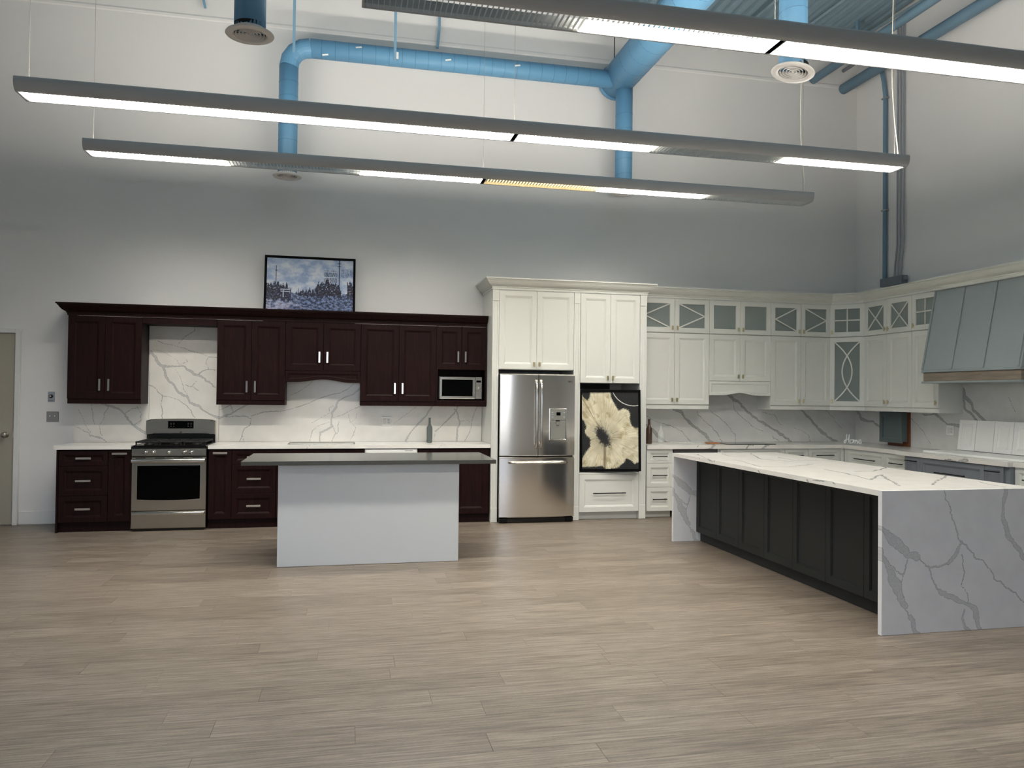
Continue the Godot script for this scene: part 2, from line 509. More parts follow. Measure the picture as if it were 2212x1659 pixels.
func materials():
	mat("wall_paint", Color(0.89, 0.885, 0.88), 0.85)
	mat("white_trim", Color(0.87, 0.87, 0.86), 0.5)
	mat("white_lacquer", Color(0.85, 0.855, 0.83), 0.42)
	mat("door_paint", Color(0.63, 0.61, 0.555), 0.5)
	mat("deck_paint", Color(0.47, 0.56, 0.61), 0.7)
	mat("duct_blue", Color(0.37, 0.57, 0.71), 0.5)
	mat("seam_dark_blue", Color(0.24, 0.42, 0.56), 0.5)  # darker blue than the duct, used along its seam lines
	mat("strap_blue", Color(0.47, 0.62, 0.72), 0.6)
	mat("pipe_blue", Color(0.42, 0.54, 0.62), 0.55)
	mat("conduit_grey", Color(0.62, 0.64, 0.67), 0.5, 0.3)
	mat("steel", Color(0.91, 0.89, 0.86), 0.14, 1.0)
	mat("steel_bright", Color(0.86, 0.85, 0.83), 0.16, 1.0)
	mat("steel_dark", Color(0.46, 0.45, 0.44), 0.3, 1.0)
	mat("dispenser_grey", Color(0.50, 0.50, 0.48), 0.4)
	mat("nickel", Color(0.74, 0.71, 0.66), 0.32, 1.0)
	mat("brass", Color(0.78, 0.74, 0.60), 0.35, 1.0)
	mat("black_metal", Color(0.04, 0.04, 0.045), 0.4, 0.6)
	mat("black_enamel", Color(0.02, 0.02, 0.022), 0.25)
	mat("black_glass", Color(0.012, 0.014, 0.016), 0.06).metallic_specular = 0.2
	mat("frame_black", Color(0.03, 0.03, 0.033), 0.65).metallic_specular = 0.2
	mat("iron", Color(0.025, 0.025, 0.027), 0.6)
	mat("charcoal", Color(0.165, 0.172, 0.168), 0.5).metallic_specular = 0.3
	mat("wall_box_grey", Color(0.33, 0.38, 0.38), 0.5)
	mat("slate_grey", Color(0.56, 0.60, 0.61), 0.5)
	mat("cabinet_grey", Color(0.47, 0.49, 0.52), 0.5)
	mat("panel_white", Color(0.80, 0.815, 0.82), 0.55)
	mat("plastic_white", Color(0.93, 0.93, 0.92), 0.4)
	mat("sign_white", Color(0.97, 0.97, 0.96), 0.5)
	mat("range_steel", Color(0.76, 0.74, 0.70), 0.2, 1.0)
	mat("shelf_edge", Color(0.12, 0.18, 0.17), 0.2)
	mat("plate_grey", Color(0.52, 0.51, 0.49), 0.35, 0.7)
	mat("fixture_grey", Color(0.70, 0.71, 0.72), 0.45)
	mat("louver_white", Color(0.84, 0.84, 0.83), 0.35)
	mat("cable", Color(0.62, 0.60, 0.57), 0.5, 0.4)
	mat("cord_white", Color(0.86, 0.84, 0.79), 0.5)
	mat("grille_white", Color(0.86, 0.85, 0.84), 0.5)
	mat("duct_inside", Color(0.03, 0.03, 0.03), 0.8)
	mat("brown_wood", Color(0.42, 0.22, 0.10), 0.5)
	mat("board_wood", Color(0.68, 0.46, 0.28), 0.5)
	mat("print_dark", Color(0.15, 0.15, 0.15), 0.6)
	mat("paint_chip", Color(0.88, 0.88, 0.87), 0.7)
	mat("seam_blue", Color(0.36, 0.58, 0.74), 0.5)
	var lamp := mat("lamp_tube", Color(1, 1, 1), 0.4)
	lamp.emission_enabled = true
	lamp.emission = Color(1.0, 0.96, 0.88)
	lamp.emission_energy_multiplier = 3.0
	mat("lamp_off", Color(0.82, 0.83, 0.82), 0.3)
	var warm := mat("lamp_dim", Color(1, 0.95, 0.85), 0.4)
	warm.emission_enabled = true
	warm.emission = Color(1.0, 0.84, 0.56)
	warm.emission_energy_multiplier = 0.15
	var glass := mat("cabinet_glass", Color(0.62, 0.66, 0.65, 0.58), 0.06)
	glass.transparency = BaseMaterial3D.TRANSPARENCY_ALPHA
	var pane := mat("window_glass", Color(0.95, 0.98, 0.98, 0.06), 0.02)
	pane.transparency = BaseMaterial3D.TRANSPARENCY_ALPHA
	var clear := mat("clear_glass", Color(0.93, 0.95, 0.94, 0.22), 0.03)
	clear.transparency = BaseMaterial3D.TRANSPARENCY_ALPHA
	var amber := mat("amber_glass", Color(0.24, 0.13, 0.03), 0.08)
	amber.clearcoat_enabled = true
	var green := mat("smoke_glass", Color(0.33, 0.36, 0.36, 0.82), 0.06)
	green.transparency = BaseMaterial3D.TRANSPARENCY_ALPHA
	var dw := textured("cherry", grain_image(Color(0.085, 0.030, 0.028), Color(0.150, 0.062, 0.052), 21), 0.5)
	dw.metallic_specular = 0.25
	dw.uv1_triplanar = true
	dw.uv1_scale = Vector3(1.7, 1.7, 1.7)
	var wood := grain_image(Color(0.44, 0.40, 0.35), Color(0.58, 0.53, 0.47), 33)
	wood.rotate_90(CLOCKWISE)
	var hw := textured("weathered_wood", wood, 0.6)
	hw.uv1_triplanar = true
	hw.uv1_scale = Vector3(1.2, 1.2, 1.2)
	for k in 5:
		textured("plank_%d" % k, plank_image(3 + k * 7), 0.40)
	var sp := Image.create(256, 256, false, Image.FORMAT_RGB8)
	sp.fill(Color(0.30, 0.305, 0.29))
	for k in 1500:
		var g := rng.randf_range(0.2, 0.52)
		sp.set_pixel(rng.randi_range(0, 255), rng.randi_range(0, 255), Color(g, g, g * 0.97))
	var dq := textured("dark_quartz", sp, 0.18)
	dq.metallic_specular = 0.3
	dq.uv1_triplanar = true
	dq.uv1_scale = Vector3(1.6, 1.6, 1.6)
	textured("quartz_dark_side", quartz_image(4.68, 1.44, -2.99, 0.9, 400.0, VEINS_DARK, 1, Color(0.90, 0.89, 0.865), 0.73), 0.16)
	textured("quartz_white_side", quartz_image(3.4, 0.9, 3.62, 0.88, 400.0, VEINS_WHITE, 2, Color(0.83, 0.83, 0.82), 0.60), 0.16)
	textured("quartz_return", quartz_image(4.3, 0.9, 0.0, 0.88, 400.0, VEINS_RIGHT, 3, Color(0.83, 0.83, 0.82), 0.60), 0.16)
	textured("quartz_leg", quartz_image(1.24, 0.93, 3.31, 0.0, 520.0, VEINS_LEG, 4, Color(0.88, 0.88, 0.88), 0.75), 0.2)
	textured("quartz_top", quartz_image(3.24, 1.22, 2.05, 3.32, 360.0, VEINS_TOP, 5), 0.13)
	mat("quartz_plain", Color(0.90, 0.89, 0.865), 0.16)
	textured("quartz_edge", quartz_image(3.2, 0.3, 0.0, 0.0, 300.0, edge_veins(4.0, 30.0), 9), 0.2)
	textured("quartz_edge_soft", quartz_image(3.2, 0.3, 0.0, 0.0, 300.0, edge_veins(2.0, 5.0), 9, Color(0.90, 0.89, 0.865), 0.78), 0.2)

func edge_veins(thin: float, thick: float) -> Array:
	var out := []
	for k in 9:
		var x := rng.randf() * 3.2
		var y := rng.randf() * 0.3
		out.append([rng.randf_range(thin, thick), x, y, x + 0.06, y - 0.05, x + 0.15, y - 0.07, x + 0.22, y - 0.15])
	return out
# ---------------------------------------------------------------- the room
func room():
	var fl := struct("floor", box(Vector3(XL, -0.12, 0), Vector3(XR, -0.004, ZF), 0.0), M.charcoal)
	planks(fl)
	# ceiling: painted steel roof deck with trapezoid ribs running away from the camera
	var st := S()
	var x := XL
	var prof := []
	while x < XR:
		prof.append_array([Vector2(x, CEIL), Vector2(x + 0.07, CEIL), Vector2(x + 0.09, CEIL + 0.045), Vector2(x + 0.13, CEIL + 0.045)])
		x += 0.15
	prof.append(Vector2(XR, CEIL))
	for k in prof.size() - 1:
		quad(st, Vector3(prof[k].x, prof[k].y, 0), Vector3(prof[k + 1].x, prof[k + 1].y, 0), Vector3(prof[k + 1].x, prof[k + 1].y, ZF), Vector3(prof[k].x, prof[k].y, ZF))
	bbox(st, Vector3(XL, CEIL + 0.05, 0), Vector3(XR, CEIL + 0.2, ZF))
	struct("ceiling", done(st), M.deck_paint)
	struct("wall_back", box(Vector3(XL - 0.2, -0.12, -0.2), Vector3(XR + 0.2, CEIL + 0.2, 0), 0.0), M.wall_paint)
	struct("wall_right", box(Vector3(XR, -0.12, 0), Vector3(XR + 0.2, CEIL + 0.2, ZF), 0.0), M.wall_paint)
	st = S()
	bbox(st, Vector3(XL - 0.2, -0.12, 0), Vector3(XL, CEIL + 0.2, 5.2))
	bbox(st, Vector3(XL - 0.2, -0.12, 5.2), Vector3(XL, 0.3, 8.2))
	bbox(st, Vector3(XL - 0.2, 3.1, 5.2), Vector3(XL, CEIL + 0.2, 8.2))
	bbox(st, Vector3(XL - 0.2, -0.12, 8.2), Vector3(XL, CEIL + 0.2, ZF))
	struct("wall_left", done(st), M.wall_paint)
	# the wall behind the camera with the shop windows
	st = S()
	var h0 := -0.9
	var h1 := 1.95
	bbox(st, Vector3(XL - 0.2, -0.12, ZF), Vector3(h0, CEIL + 0.2, ZF + 0.2))
	bbox(st, Vector3(h0, -0.12, ZF), Vector3(h1, 0.15, ZF + 0.2))
	bbox(st, Vector3(h0, 3.1, ZF), Vector3(h1, CEIL + 0.2, ZF + 0.2))
	bbox(st, Vector3(h1, -0.12, ZF), Vector3(XR + 0.2, CEIL + 0.2, ZF + 0.2))
	struct("wall_front", done(st), M.wall_paint)
	for k in 2:
		var w: float = [h1 - h0, 3.0][k]
		var hh: float = [2.95, 2.8][k]
		st = S()
		for q in [[0.0, 0.0, 0.06, hh], [w - 0.06, 0.0, w, hh], [w / 2 - 0.03, 0.0, w / 2 + 0.03, hh], [0.0, 0.0, w, 0.06], [0.0, hh - 0.06, w, hh], [0.0, 2.1, w, 2.15]]:
			bbox(st, Vector3(q[0], q[1], 0.06), Vector3(q[2], q[3], 0.12), 0.003)
		var wd := struct("window_%d" % (k + 1), done(st), M.charcoal, [Vector3(h0, 0.15, ZF), Vector3(XL, 0.3, 5.2)][k])
		wd.rotation.y = [0.0, -PI / 2][k]
		part("pane", box(Vector3(0.06, 0.06, 0.086), Vector3(w - 0.06, hh - 0.06, 0.092), 0.0), M.window_glass, wd)
	# grey flush door at the edge of the frame
	var d := struct("door_1", box(Vector3(-4.49, 0.006, 0.002), Vector3(-3.585, 2.125, 0.03)), M.door_paint)
	var kn := part("door_knob", lathe_mesh([[0.0, 0.0], [0.033, 0.0], [0.033, 0.006], [0.012, 0.01], [0.012, 0.035], [0.026, 0.042], [0.031, 0.056], [0.024, 0.068], [0.0, 0.072]]), M.nickel, d, Vector3(-3.665, 1.0, 0.03), Vector3(PI / 2, 0, 0))
	part("latch_plate", box(Vector3(-0.012, -0.03, 0), Vector3(0.012, 0.03, 0.003)), M.nickel, d, Vector3(-3.585, 1.0, 0.028))
	kn.name = "door_knob"
	st = S()
	bbox(st, Vector3(-3.582, 0, 0.0), Vector3(-3.535, 2.175, 0.05), 0.003)
	bbox(st, Vector3(-4.54, 2.128, 0.0), Vector3(-3.582, 2.175, 0.05), 0.003)
	bbox(st, Vector3(-4.54, 0, 0.0), Vector3(-4.493, 2.128, 0.05), 0.003)
	struct("trim_1", done(st), M.white_trim)
	struct("baseboard_back", box(Vector3(-3.53, 0, 0), Vector3(-2.975, 0.145, 0.015), 0.003), M.white_trim)
	struct("trim_2", sweep([Vector2(XL, 0.0), Vector2(XR, 0.0)], [[0.0, 0.0], [0.006, 0.012], [0.008, 0.04], [0.0, 0.06]], 5.86), M.wall_paint)

func planks(fl: Node3D):
	var wid := 0.181
	var long := 1.22
	var meshes := {}
	var near := []
	var rest := []
	for k in 5:
		rest.append(S())
	var eye := Vector3(0, 1.4975, 9.5146)
	var fwd := Basis(Vector3.UP, -0.2141) * Vector3(0, 0, -1)
	var side := Basis(Vector3.UP, -0.2141) * Vector3(1, 0, 0)
	var rows := int(ceil(ZF / wid))
	for r in rows:
		var z0 := r * wid
		var z1 := minf(z0 + wid, ZF)
		var x := XL - rng.randf() * 1.1
		while x < XR:
			var a := maxf(x, XL)
			var b := minf(x + long, XR)
			x += long
			if b - a < 0.02:
				continue
			var c := Vector3((a + b) / 2, 0, (z0 + z1) / 2)
			var dep := (c - eye).dot(fwd)
			var lat := absf((c - eye).dot(side))
			var seen := dep > 2.6 and lat < dep * 0.67 + 0.75
			near.append([dep if seen else 900.0 + dep, a, b, z0, z1, rng.randi_range(0, 4), rng.randi_range(0, 1)])
	near.sort_custom(func(p, q): return p[0] < q[0])
	for i in near.size():
		var p: Array = near[i]
		if i < 290 and p[0] < 100.0:
			var L: float = p[2] - p[1]
			var W: float = p[4] - p[3]
			var key := "%.3f %.3f %d" % [L, W, p[6]]
			if not meshes.has(key):
				var st := S()
				plank_shape(st, Vector3(-L / 2, 0, -W / 2), Vector3(L / 2, 0, W / 2), p[6], long)
				meshes[key] = done(st)
			part("plank", meshes[key], M["plank_%d" % p[5]], fl, Vector3((p[1] + p[2]) / 2, 0, (p[3] + p[4]) / 2))
		else:
			plank_shape(rest[p[5]], Vector3(p[1], 0, p[3]), Vector3(p[2], 0, p[4]), p[6], long)
	for k in 5:
		part("planks", done(rest[k]), M["plank_%d" % k], fl).set_meta("kind", "stuff")

func plank_shape(st: SurfaceTool, lo: Vector3, hi: Vector3, flip: int, long: float):
	var g := 0.0003
	var b := 0.0007
	var u1 := (hi.x - lo.x) / long
	var a := 0.0
	var c := u1
	if flip == 1:
		a = u1
		c = 0.0
	var t := [Vector3(lo.x + g + b, 0, hi.z - g - b), Vector3(hi.x - g - b, 0, hi.z - g - b), Vector3(hi.x - g - b, 0, lo.z + g + b), Vector3(lo.x + g + b, 0, lo.z + g + b)]
	var e := [Vector3(lo.x + g, -b, hi.z - g), Vector3(hi.x - g, -b, hi.z - g), Vector3(hi.x - g, -b, lo.z + g), Vector3(lo.x + g, -b, lo.z + g)]
	var uv := [Vector2(a, 1), Vector2(c, 1), Vector2(c, 0), Vector2(a, 0)]
	uvquad(st, t, uv)
	for k in 4:
		var n := (k + 1) % 4
		uvquad(st, [e[k], e[n], t[n], t[k]], [uv[k], uv[n], uv[n], uv[k]])
		var dn := Vector3(0, -0.003, 0)
		uvquad(st, [e[k] + dn, e[n] + dn, e[n], e[k]], [uv[k], uv[n], uv[n], uv[k]])

func back_wall_fittings():
	var t := thing("dimmer_switch", "small steel plate with round dial on wall beside grey door", "dimmer", Vector3(-3.226, 1.424, 0))
	part("plate", slab_p(0.07, 0.115, 0.006), M.conduit_grey, t, Vector3(0, -0.0575, 0))
	part("dial", lathe_mesh([[0.0, 0.0], [0.02, 0.0], [0.018, 0.018], [0.0, 0.018]]), M.black_metal, t, Vector3(0, 0.006, 0.006), Vector3(PI / 2, 0, 0))
	part("dial_face", lathe_mesh([[0.0, 0.0], [0.012, 0.0], [0.010, 0.006], [0.0, 0.006]]), M.nickel, t, Vector3(-0.002, 0.006, 0.024), Vector3(PI / 2, 0, 0))
	part("print", box(Vector3(-0.024, -0.044, 0.006), Vector3(0.024, -0.04, 0.0065), 0.0), M.print_dark, t)
	t = thing("light_switch", "dark steel double toggle switch plate below the dial", "switch", Vector3(-3.208, 1.2, 0))
	part("plate", slab_p(0.125, 0.115, 0.006), M.plate_grey, t, Vector3(0, -0.0575, 0))
	for s in [-1, 1]:
		part("toggle", box(Vector3(-0.005, -0.002, 0.0), Vector3(0.005, 0.012, 0.018), 0.002), M.plastic_white, t, Vector3(s * 0.024, 0.0, 0.006), Vector3(-0.4, 0, 0))

func slab_p(w: float, h: float, t: float) -> ArrayMesh:
	return ring_mesh(w, h, [[0.0, 0.0], [0.0, t * 0.5], [0.003, t]])

func outlet(label: String, at: Vector3, turn: float):
	var t := thing("wall_outlet", label, "outlet", at, turn)
	part("plate", slab_p(0.117, 0.117, 0.006), M.plastic_white, t, Vector3(0, -0.0585, 0))
	part("rocker", slab_p(0.034, 0.068, 0.004), M.white_trim, t, Vector3(-0.024, -0.034, 0.006))
	part("socket", slab_p(0.034, 0.068, 0.003), M.white_trim, t, Vector3(0.024, -0.034, 0.006))
	for s in [-1, 1]:
		for q in [-1, 1]:
			part("slot", box(Vector3(-0.0015, -0.006, 0), Vector3(0.0015, 0.006, 0.0005), 0.0), M.print_dark, t, Vector3(0.024 + q * 0.006, s * 0.017, 0.009))

# ---------------------------------------------------------------- cabinets
func pull_flat(parent: Node, at: Vector3, length: float, upright: bool, m: Material):
	var st := S()
	bbox(st, Vector3(-length / 2, -0.011, 0.018), Vector3(length / 2, 0.011, 0.026), 0.002)
	for s in [-1, 1]:
		bbox(st, Vector3(s * length * 0.36 - 0.005, -0.006, 0), Vector3(s * length * 0.36 + 0.005, 0.006, 0.019))
	part("handle", done(st), m, parent, at, Vector3(0, 0, PI / 2 if upright else 0.0))

func pull_bar(parent: Node, at: Vector3, length: float):
	var st := S()
	tube(st, [Vector3(-length / 2, 0, 0.03), Vector3(length / 2, 0, 0.03)], 0.006, 8)
	for s in [-1, 1]:
		tube(st, [Vector3(s * length * 0.42, 0, 0), Vector3(s * length * 0.42, 0, 0.03)], 0.005, 6)
	part("handle", done(st), M.black_metal, parent, at)

func knob(parent: Node, at: Vector3):
	var st := S()
	bbox(st, Vector3(-0.006, -0.006, 0), Vector3(0.006, 0.006, 0.016), 0.001)
	bbox(st, Vector3(-0.012, -0.026, 0.014), Vector3(0.012, 0.026, 0.022), 0.002)
	part("knob", done(st), M.brass, parent, at)

# a body box in the unit's own axes: x along the front, z out of the wall
func body(t: Node, w: float, h: float, d: float, m: Material) -> MeshInstance3D:
	return part("body", box(Vector3(0.0005, 0, 0.021), Vector3(w - 0.0005, h, d), 0.001), m, t)

func hollow(t: Node, w: float, h: float, d: float, m: Material):
	var st := S()
	var k := 0.018
	bbox(st, Vector3(0.0005, 0, 0.021), Vector3(k, h, d))
	bbox(st, Vector3(w - k, 0, 0.021), Vector3(w - 0.0005, h, d))
	bbox(st, Vector3(k, 0, 0.021), Vector3(w - k, k, d))
	bbox(st, Vector3(k, h - k, 0.021), Vector3(w - k, h, d))
	bbox(st, Vector3(k, k, 0.021), Vector3(w - k, h - k, 0.03))
	part("body", done(st), m, t)

# a pair of doors (or one) over [x0, x1] x [y0, y1]
func doors(t: Node, n: int, x0: float, x1: float, y0: float, y1: float, z: float, m: Material, style: String, grip: String):
	var w := (x1 - x0) / n
	for k in n:
		var g := 0.003
		var cx := x0 + w * (k + 0.5)
		var mesh := panel_door(w - g, y1 - y0 - g) if style == "panel" else glass_frame(w - g, y1 - y0 - g)
		var d := part("door", mesh, m, t, Vector3(cx, y0 + g / 2, z))
		var inner := 1.0 if (k == 0 and n == 2) else -1.0
		if n == 1:
			inner = 1.0
		if grip == "flat":
			pull_flat(d, Vector3(inner * (w / 2 - 0.045), 0.155, T), 0.13, true, M.steel_bright)
		elif grip == "knob":
			knob(d, Vector3(inner * (w / 2 - 0.033), 0.06, T))
		elif grip == "knob_in":
			knob(d, Vector3(-w / 2 + 0.033, 0.06, T))
		if style != "panel":
			var f := 0.065
			var gw := w - g - 2 * f
			var gh := y1 - y0 - g - 2 * f
			part("pane", box(Vector3(-gw / 2 - 0.01, f - 0.01, 0.004), Vector3(gw / 2 + 0.01, f + gh + 0.01, 0.008), 0.0), M.cabinet_glass, d)
			var lines := []
			match style:
				"arrow":
					var tip := -inner
					lines = [[Vector2(-tip * gw / 2, f), Vector2(tip * gw / 2, f + gh / 2)], [Vector2(-tip * gw / 2, f + gh), Vector2(tip * gw / 2, f + gh / 2)]]
				"cross":
					lines = [[Vector2(-gw / 2, f), Vector2(gw / 2, f + gh)], [Vector2(-gw / 2, f + gh), Vector2(gw / 2, f)]]
				"grid":
					lines = [[Vector2(-gw / 2, f + gh / 2), Vector2(gw / 2, f + gh / 2)], [Vector2(0, f), Vector2(0, f + gh)]]
				"arcs":
					for s in [-1.0, 1.0]:
						var arc := []
						for i in 21:
							var v := i / 20.0
							arc.append(Vector2(s * (gw * 0.5 - gw * 0.70 * (1.0 - pow(absf(2.0 * v - 1.0), 2.0))), f + gh * v))
						lines.append(arc)
			for l in lines:
				part("muntin", strip(l, 0.016, 0.010, 0.019), m, d)

# a flat bar along a polyline in the plane of a door
func strip(l: Array, w: float, z0: float, z1: float) -> ArrayMesh:
	var st := S()
	var L := []
	var R := []
	for i in l.size():
		var d: Vector2 = (l[mini(i + 1, l.size() - 1)] - l[maxi(i - 1, 0)]).normalized()
		var n := Vector2(-d.y, d.x) * w / 2
		L.append(l[i] + n)
		R.append(l[i] - n)
	var V := func(p: Vector2, z: float) -> Vector3: return Vector3(p.x, p.y, z)
	for i in l.size() - 1:
		var mid: Vector3 = V.call((l[i] + l[i + 1]) / 2, (z0 + z1) / 2)
		oquad(st, V.call(R[i], z1), V.call(R[i + 1], z1), V.call(L[i + 1], z1), V.call(L[i], z1), mid)
		oquad(st, V.call(R[i], z0), V.call(R[i + 1], z0), V.call(L[i + 1], z0), V.call(L[i], z0), mid)
		oquad(st, V.call(R[i], z0), V.call(R[i + 1], z0), V.call(R[i + 1], z1), V.call(R[i], z1), mid)
		oquad(st, V.call(L[i], z0), V.call(L[i + 1], z0), V.call(L[i + 1], z1), V.call(L[i], z1), mid)
	return done(st)

func drawer(t: Node, x0: float, x1: float, y0: float, y1: float, z: float, m: Material, grip: String, f := 0.05) -> MeshInstance3D:
	var g := 0.003
	var w := x1 - x0 - g
	var h := y1 - y0 - g
	var d := part("drawer", panel_door(w, h, minf(f, h * 0.26)), m, t, Vector3((x0 + x1) / 2, y0 + g / 2, z))
	if grip == "flat":
		pull_flat(d, Vector3(0, h * 0.5, T - 0.012 if h > 0.13 else T), 0.15, false, M.nickel)
	elif grip == "bar":
		pull_bar(d, Vector3(0, h * 0.5, T - 0.012), minf(w * 0.55, 0.42))
	return d

func arch_panel(w: float, h: float, rise: float, wave: float, t: float, flat_part: float) -> ArrayMesh:
	var N := 24
	var out := func(d: float) -> PackedVector2Array:
		var pts := PackedVector2Array()
		for k in N + 1:
			var x := lerpf(-w / 2 + d, w / 2 - d, float(k) / N)
			var q := clampf((absf(x) / (w / 2)), 0.0, 1.0)
			var a := 0.0
			if q < flat_part:
				a = rise * (0.5 + 0.5 * cos(PI * q / flat_part))
			a -= 0.0 * wave
			pts.append(Vector2(x, a + d))
		for k in N + 1:
			pts.append(Vector2(lerpf(w / 2 - d, -w / 2 + d, float(k) / N), h - d))
		return pts
	var loops := []
	for r in [[0.0, 0.0], [0.0, t - 0.002], [0.002, t], [0.03, t], [0.034, t - 0.005], [0.038, t - 0.005], [0.046, t - 0.009]]:
		loops.append([out.call(r[0]), r[1]])
	return loops_mesh(loops)

# ---------------------------------------------------------------- the dark kitchen
func dark_kitchen():
	var m: Material = M.cherry
	var U := 1.355
	var top := 2.318
	var D := 0.33
	var grp := "dark cherry wall cabinets"
	# wall cabinets
	var t := thing("wall_cabinet", "dark cherry wall cabinet at the end nearest the grey door", "cabinet", Vector3(-2.957, U, 0), 0.0, grp)
	body(t, 0.746, top - U, D, m)
	doors(t, 2, 0, 0.746, 0.052, top - U, D, m, "panel", "flat")
	part("light_rail", box(Vector3(0.012, 0.0, D), Vector3(0.746, 0.05, D + 0.012)), M.cherry, t)
	t = thing("wall_cabinet", "dark cherry wall cabinet between the range gap and the arched valance", "cabinet", Vector3(-1.423, U, 0), 0.0, grp)
	body(t, 0.744, top - U, D, m)
	doors(t, 2, 0, 0.744, 0.052, top - U, D, m, "panel", "flat")
	part("light_rail", box(Vector3(0.0, 0.0, D), Vector3(0.744, 0.05, D + 0.012)), M.cherry, t)
	t = thing("wall_cabinet", "short dark cherry wall cabinet with arched valance over the sink", "cabinet", Vector3(-0.679, 1.62, 0), 0.0, grp)
	part("body", box(Vector3(0.0005, 0.14, 0.021), Vector3(0.851, top - 1.62, D)), m, t)
	doors(t, 2, 0, 0.8515, 0.137, top - 1.62, D, m, "panel", "flat")
	part("valance", arch_panel(0.846, 0.13, 0.034, 0.0, T, 0.75), m, t, Vector3(0.4257, 0.002, D))
	t = thing("wall_cabinet", "wide dark cherry wall cabinet beside the microwave niche", "cabinet", Vector3(0.1726, U, 0), 0.0, grp)
	body(t, 0.8894, top - U, D, m)
	doors(t, 2, 0, 0.8894, 0.052, top - U, D, m, "panel", "flat")
	part("light_rail", box(Vector3(0.0, 0.0, D), Vector3(0.8894, 0.05, D + 0.012)), M.cherry, t)
	t = thing("wall_cabinet", "dark cherry wall cabinet with an open niche holding the microwave", "cabinet", Vector3(1.062, U, 0), 0.0, grp)
	var w := 0.612
	var st := S()
	bbox(st, Vector3(0.0005, 0.03, 0.021), Vector3(0.02, top - U, D + 0.018))
	bbox(st, Vector3(w - 0.02, 0.03, 0.021), Vector3(w, top - U, D + 0.018))
	bbox(st, Vector3(0.0005, 0.0, 0.021), Vector3(w, 0.045, D + 0.018))
	bbox(st, Vector3(0.0005, 0.045, 0.021), Vector3(w, 0.072, D + 0.022), 0.002)
	bbox(st, Vector3(0.02, 0.44, 0.021), Vector3(w - 0.02, top - U, D))
	bbox(st, Vector3(0.02, 0.06, 0.021), Vector3(w - 0.02, 0.44, 0.035))
	part("body", done(st), M.cherry, t)
	doors(t, 2, 0, w, 0.442, top - U, D, m, "panel", "flat")
	# bridge over the range and crown moulding
	solo("bridge_board", box(Vector3(-2.209, 2.25, 0.022), Vector3(-1.425, 2.318, 0.345)), M.cherry, "dark board bridging the wall cabinets above the range", "board")
	solo("crown_moulding", sweep([Vector2(-2.957, 0.0), Vector2(-2.957, 0.35), Vector2(1.674, 0.35)], CROWN, 2.3185), m, "long dark cherry crown moulding along the dark wall cabinets", "moulding")
	# base cabinets
	var B := 0.61
	grp = "dark cherry base cabinets"
	t = thing("base_cabinet", "dark cherry base cabinet with three drawers at the door end", "cabinet", Vector3(-2.954, 0, 0), 0.0, grp)
	part("body", box(Vector3(0.02, 0.1, 0.021), Vector3(0.73, 0.873, B)), M.cherry, t)
	part("end_panel", box(Vector3(0, 0, 0.016), Vector3(0.0195, 0.873, B + T)), m, t)
	part("toe_kick", box(Vector3(0.02, 0.002, 0.05), Vector3(0.73, 0.099, 0.585)), M.cherry, t)
	drawer(t, 0.022, 0.50, 0.70, 0.862, B, m, "flat")
	drawer(t, 0.022, 0.50, 0.385, 0.70, B, m, "flat")
	drawer(t, 0.022, 0.50, 0.105, 0.385, B, m, "flat")
	var d := part("door", panel_door(0.225, 0.755), m, t, Vector3(0.615, 0.107, B))
	pull_flat(d, Vector3(0, 0.722, T), 0.15, false, M.nickel)
	t = thing("base_cabinet", "dark cherry base cabinet with narrow pull-out next to the range", "cabinet", Vector3(-1.452, 0, 0), 0.0, grp)
	part("body", box(Vector3(0, 0.1, 0.021), Vector3(0.712, 0.873, B)), M.cherry, t)
	part("toe_kick", box(Vector3(0, 0.002, 0.05), Vector3(0.712, 0.099, 0.585)), M.cherry, t)
	d = part("door", panel_door(0.238, 0.755), m, t, Vector3(0.125, 0.107, B))
	pull_flat(d, Vector3(0, 0.722, T), 0.15, false, M.nickel)
	drawer(t, 0.246, 0.712, 0.70, 0.862, B, m, "flat")
	drawer(t, 0.246, 0.712, 0.385, 0.70, B, m, "flat")
	drawer(t, 0.246, 0.712, 0.105, 0.385, B, m, "flat")
	t = thing("base_cabinet", "dark cherry sink base cabinet behind the small island", "cabinet", Vector3(-0.738, 0, 0), 0.0, grp)
	part("body", box(Vector3(0, 0.1, 0.021), Vector3(0.956, 0.66, B)), M.cherry, t)
	st = S()
	bbox(st, Vector3(0, 0.66, 0.45), Vector3(0.956, 0.873, B))
	part("sink_rail", done(st), M.cherry, t)
	part("toe_kick", box(Vector3(0, 0.002, 0.05), Vector3(0.956, 0.099, 0.585)), M.cherry, t)
	drawer(t, 0.0, 0.956, 0.70, 0.862, B, m, "")
	doors(t, 2, 0, 0.956, 0.105, 0.70, B, m, "panel", "flat")
	t = thing("base_cabinet", "dark cherry base cabinet against the tall white cabinet", "cabinet", Vector3(0.834, 0, 0), 0.0, grp)
	part("body", box(Vector3(0, 0.1, 0.021), Vector3(0.846, 0.873, B)), M.cherry, t)
	part("toe_kick", box(Vector3(0, 0.002, 0.05), Vector3(0.846, 0.099, 0.585)), M.cherry, t)
	drawer(t, 0.0, 0.42, 0.70, 0.862, B, m, "flat")
	doors(t, 1, 0.0, 0.42, 0.105, 0.70, B, m, "panel", "flat")
	doors(t, 1, 0.42, 0.824, 0.105, 0.862, B, m, "panel", "")
	t = thing("dishwasher", "white dishwasher under the counter with its control strip showing", "dishwasher", Vector3(0.2195, 0, 0))
	part("body", box(Vector3(0.006, 0.1, 0.03), Vector3(0.606, 0.868, 0.60)), M.plastic_white, t)
	part("door", slab_front(0.594, 0.62), M.plastic_white, t, Vector3(0.306, 0.11, 0.60))
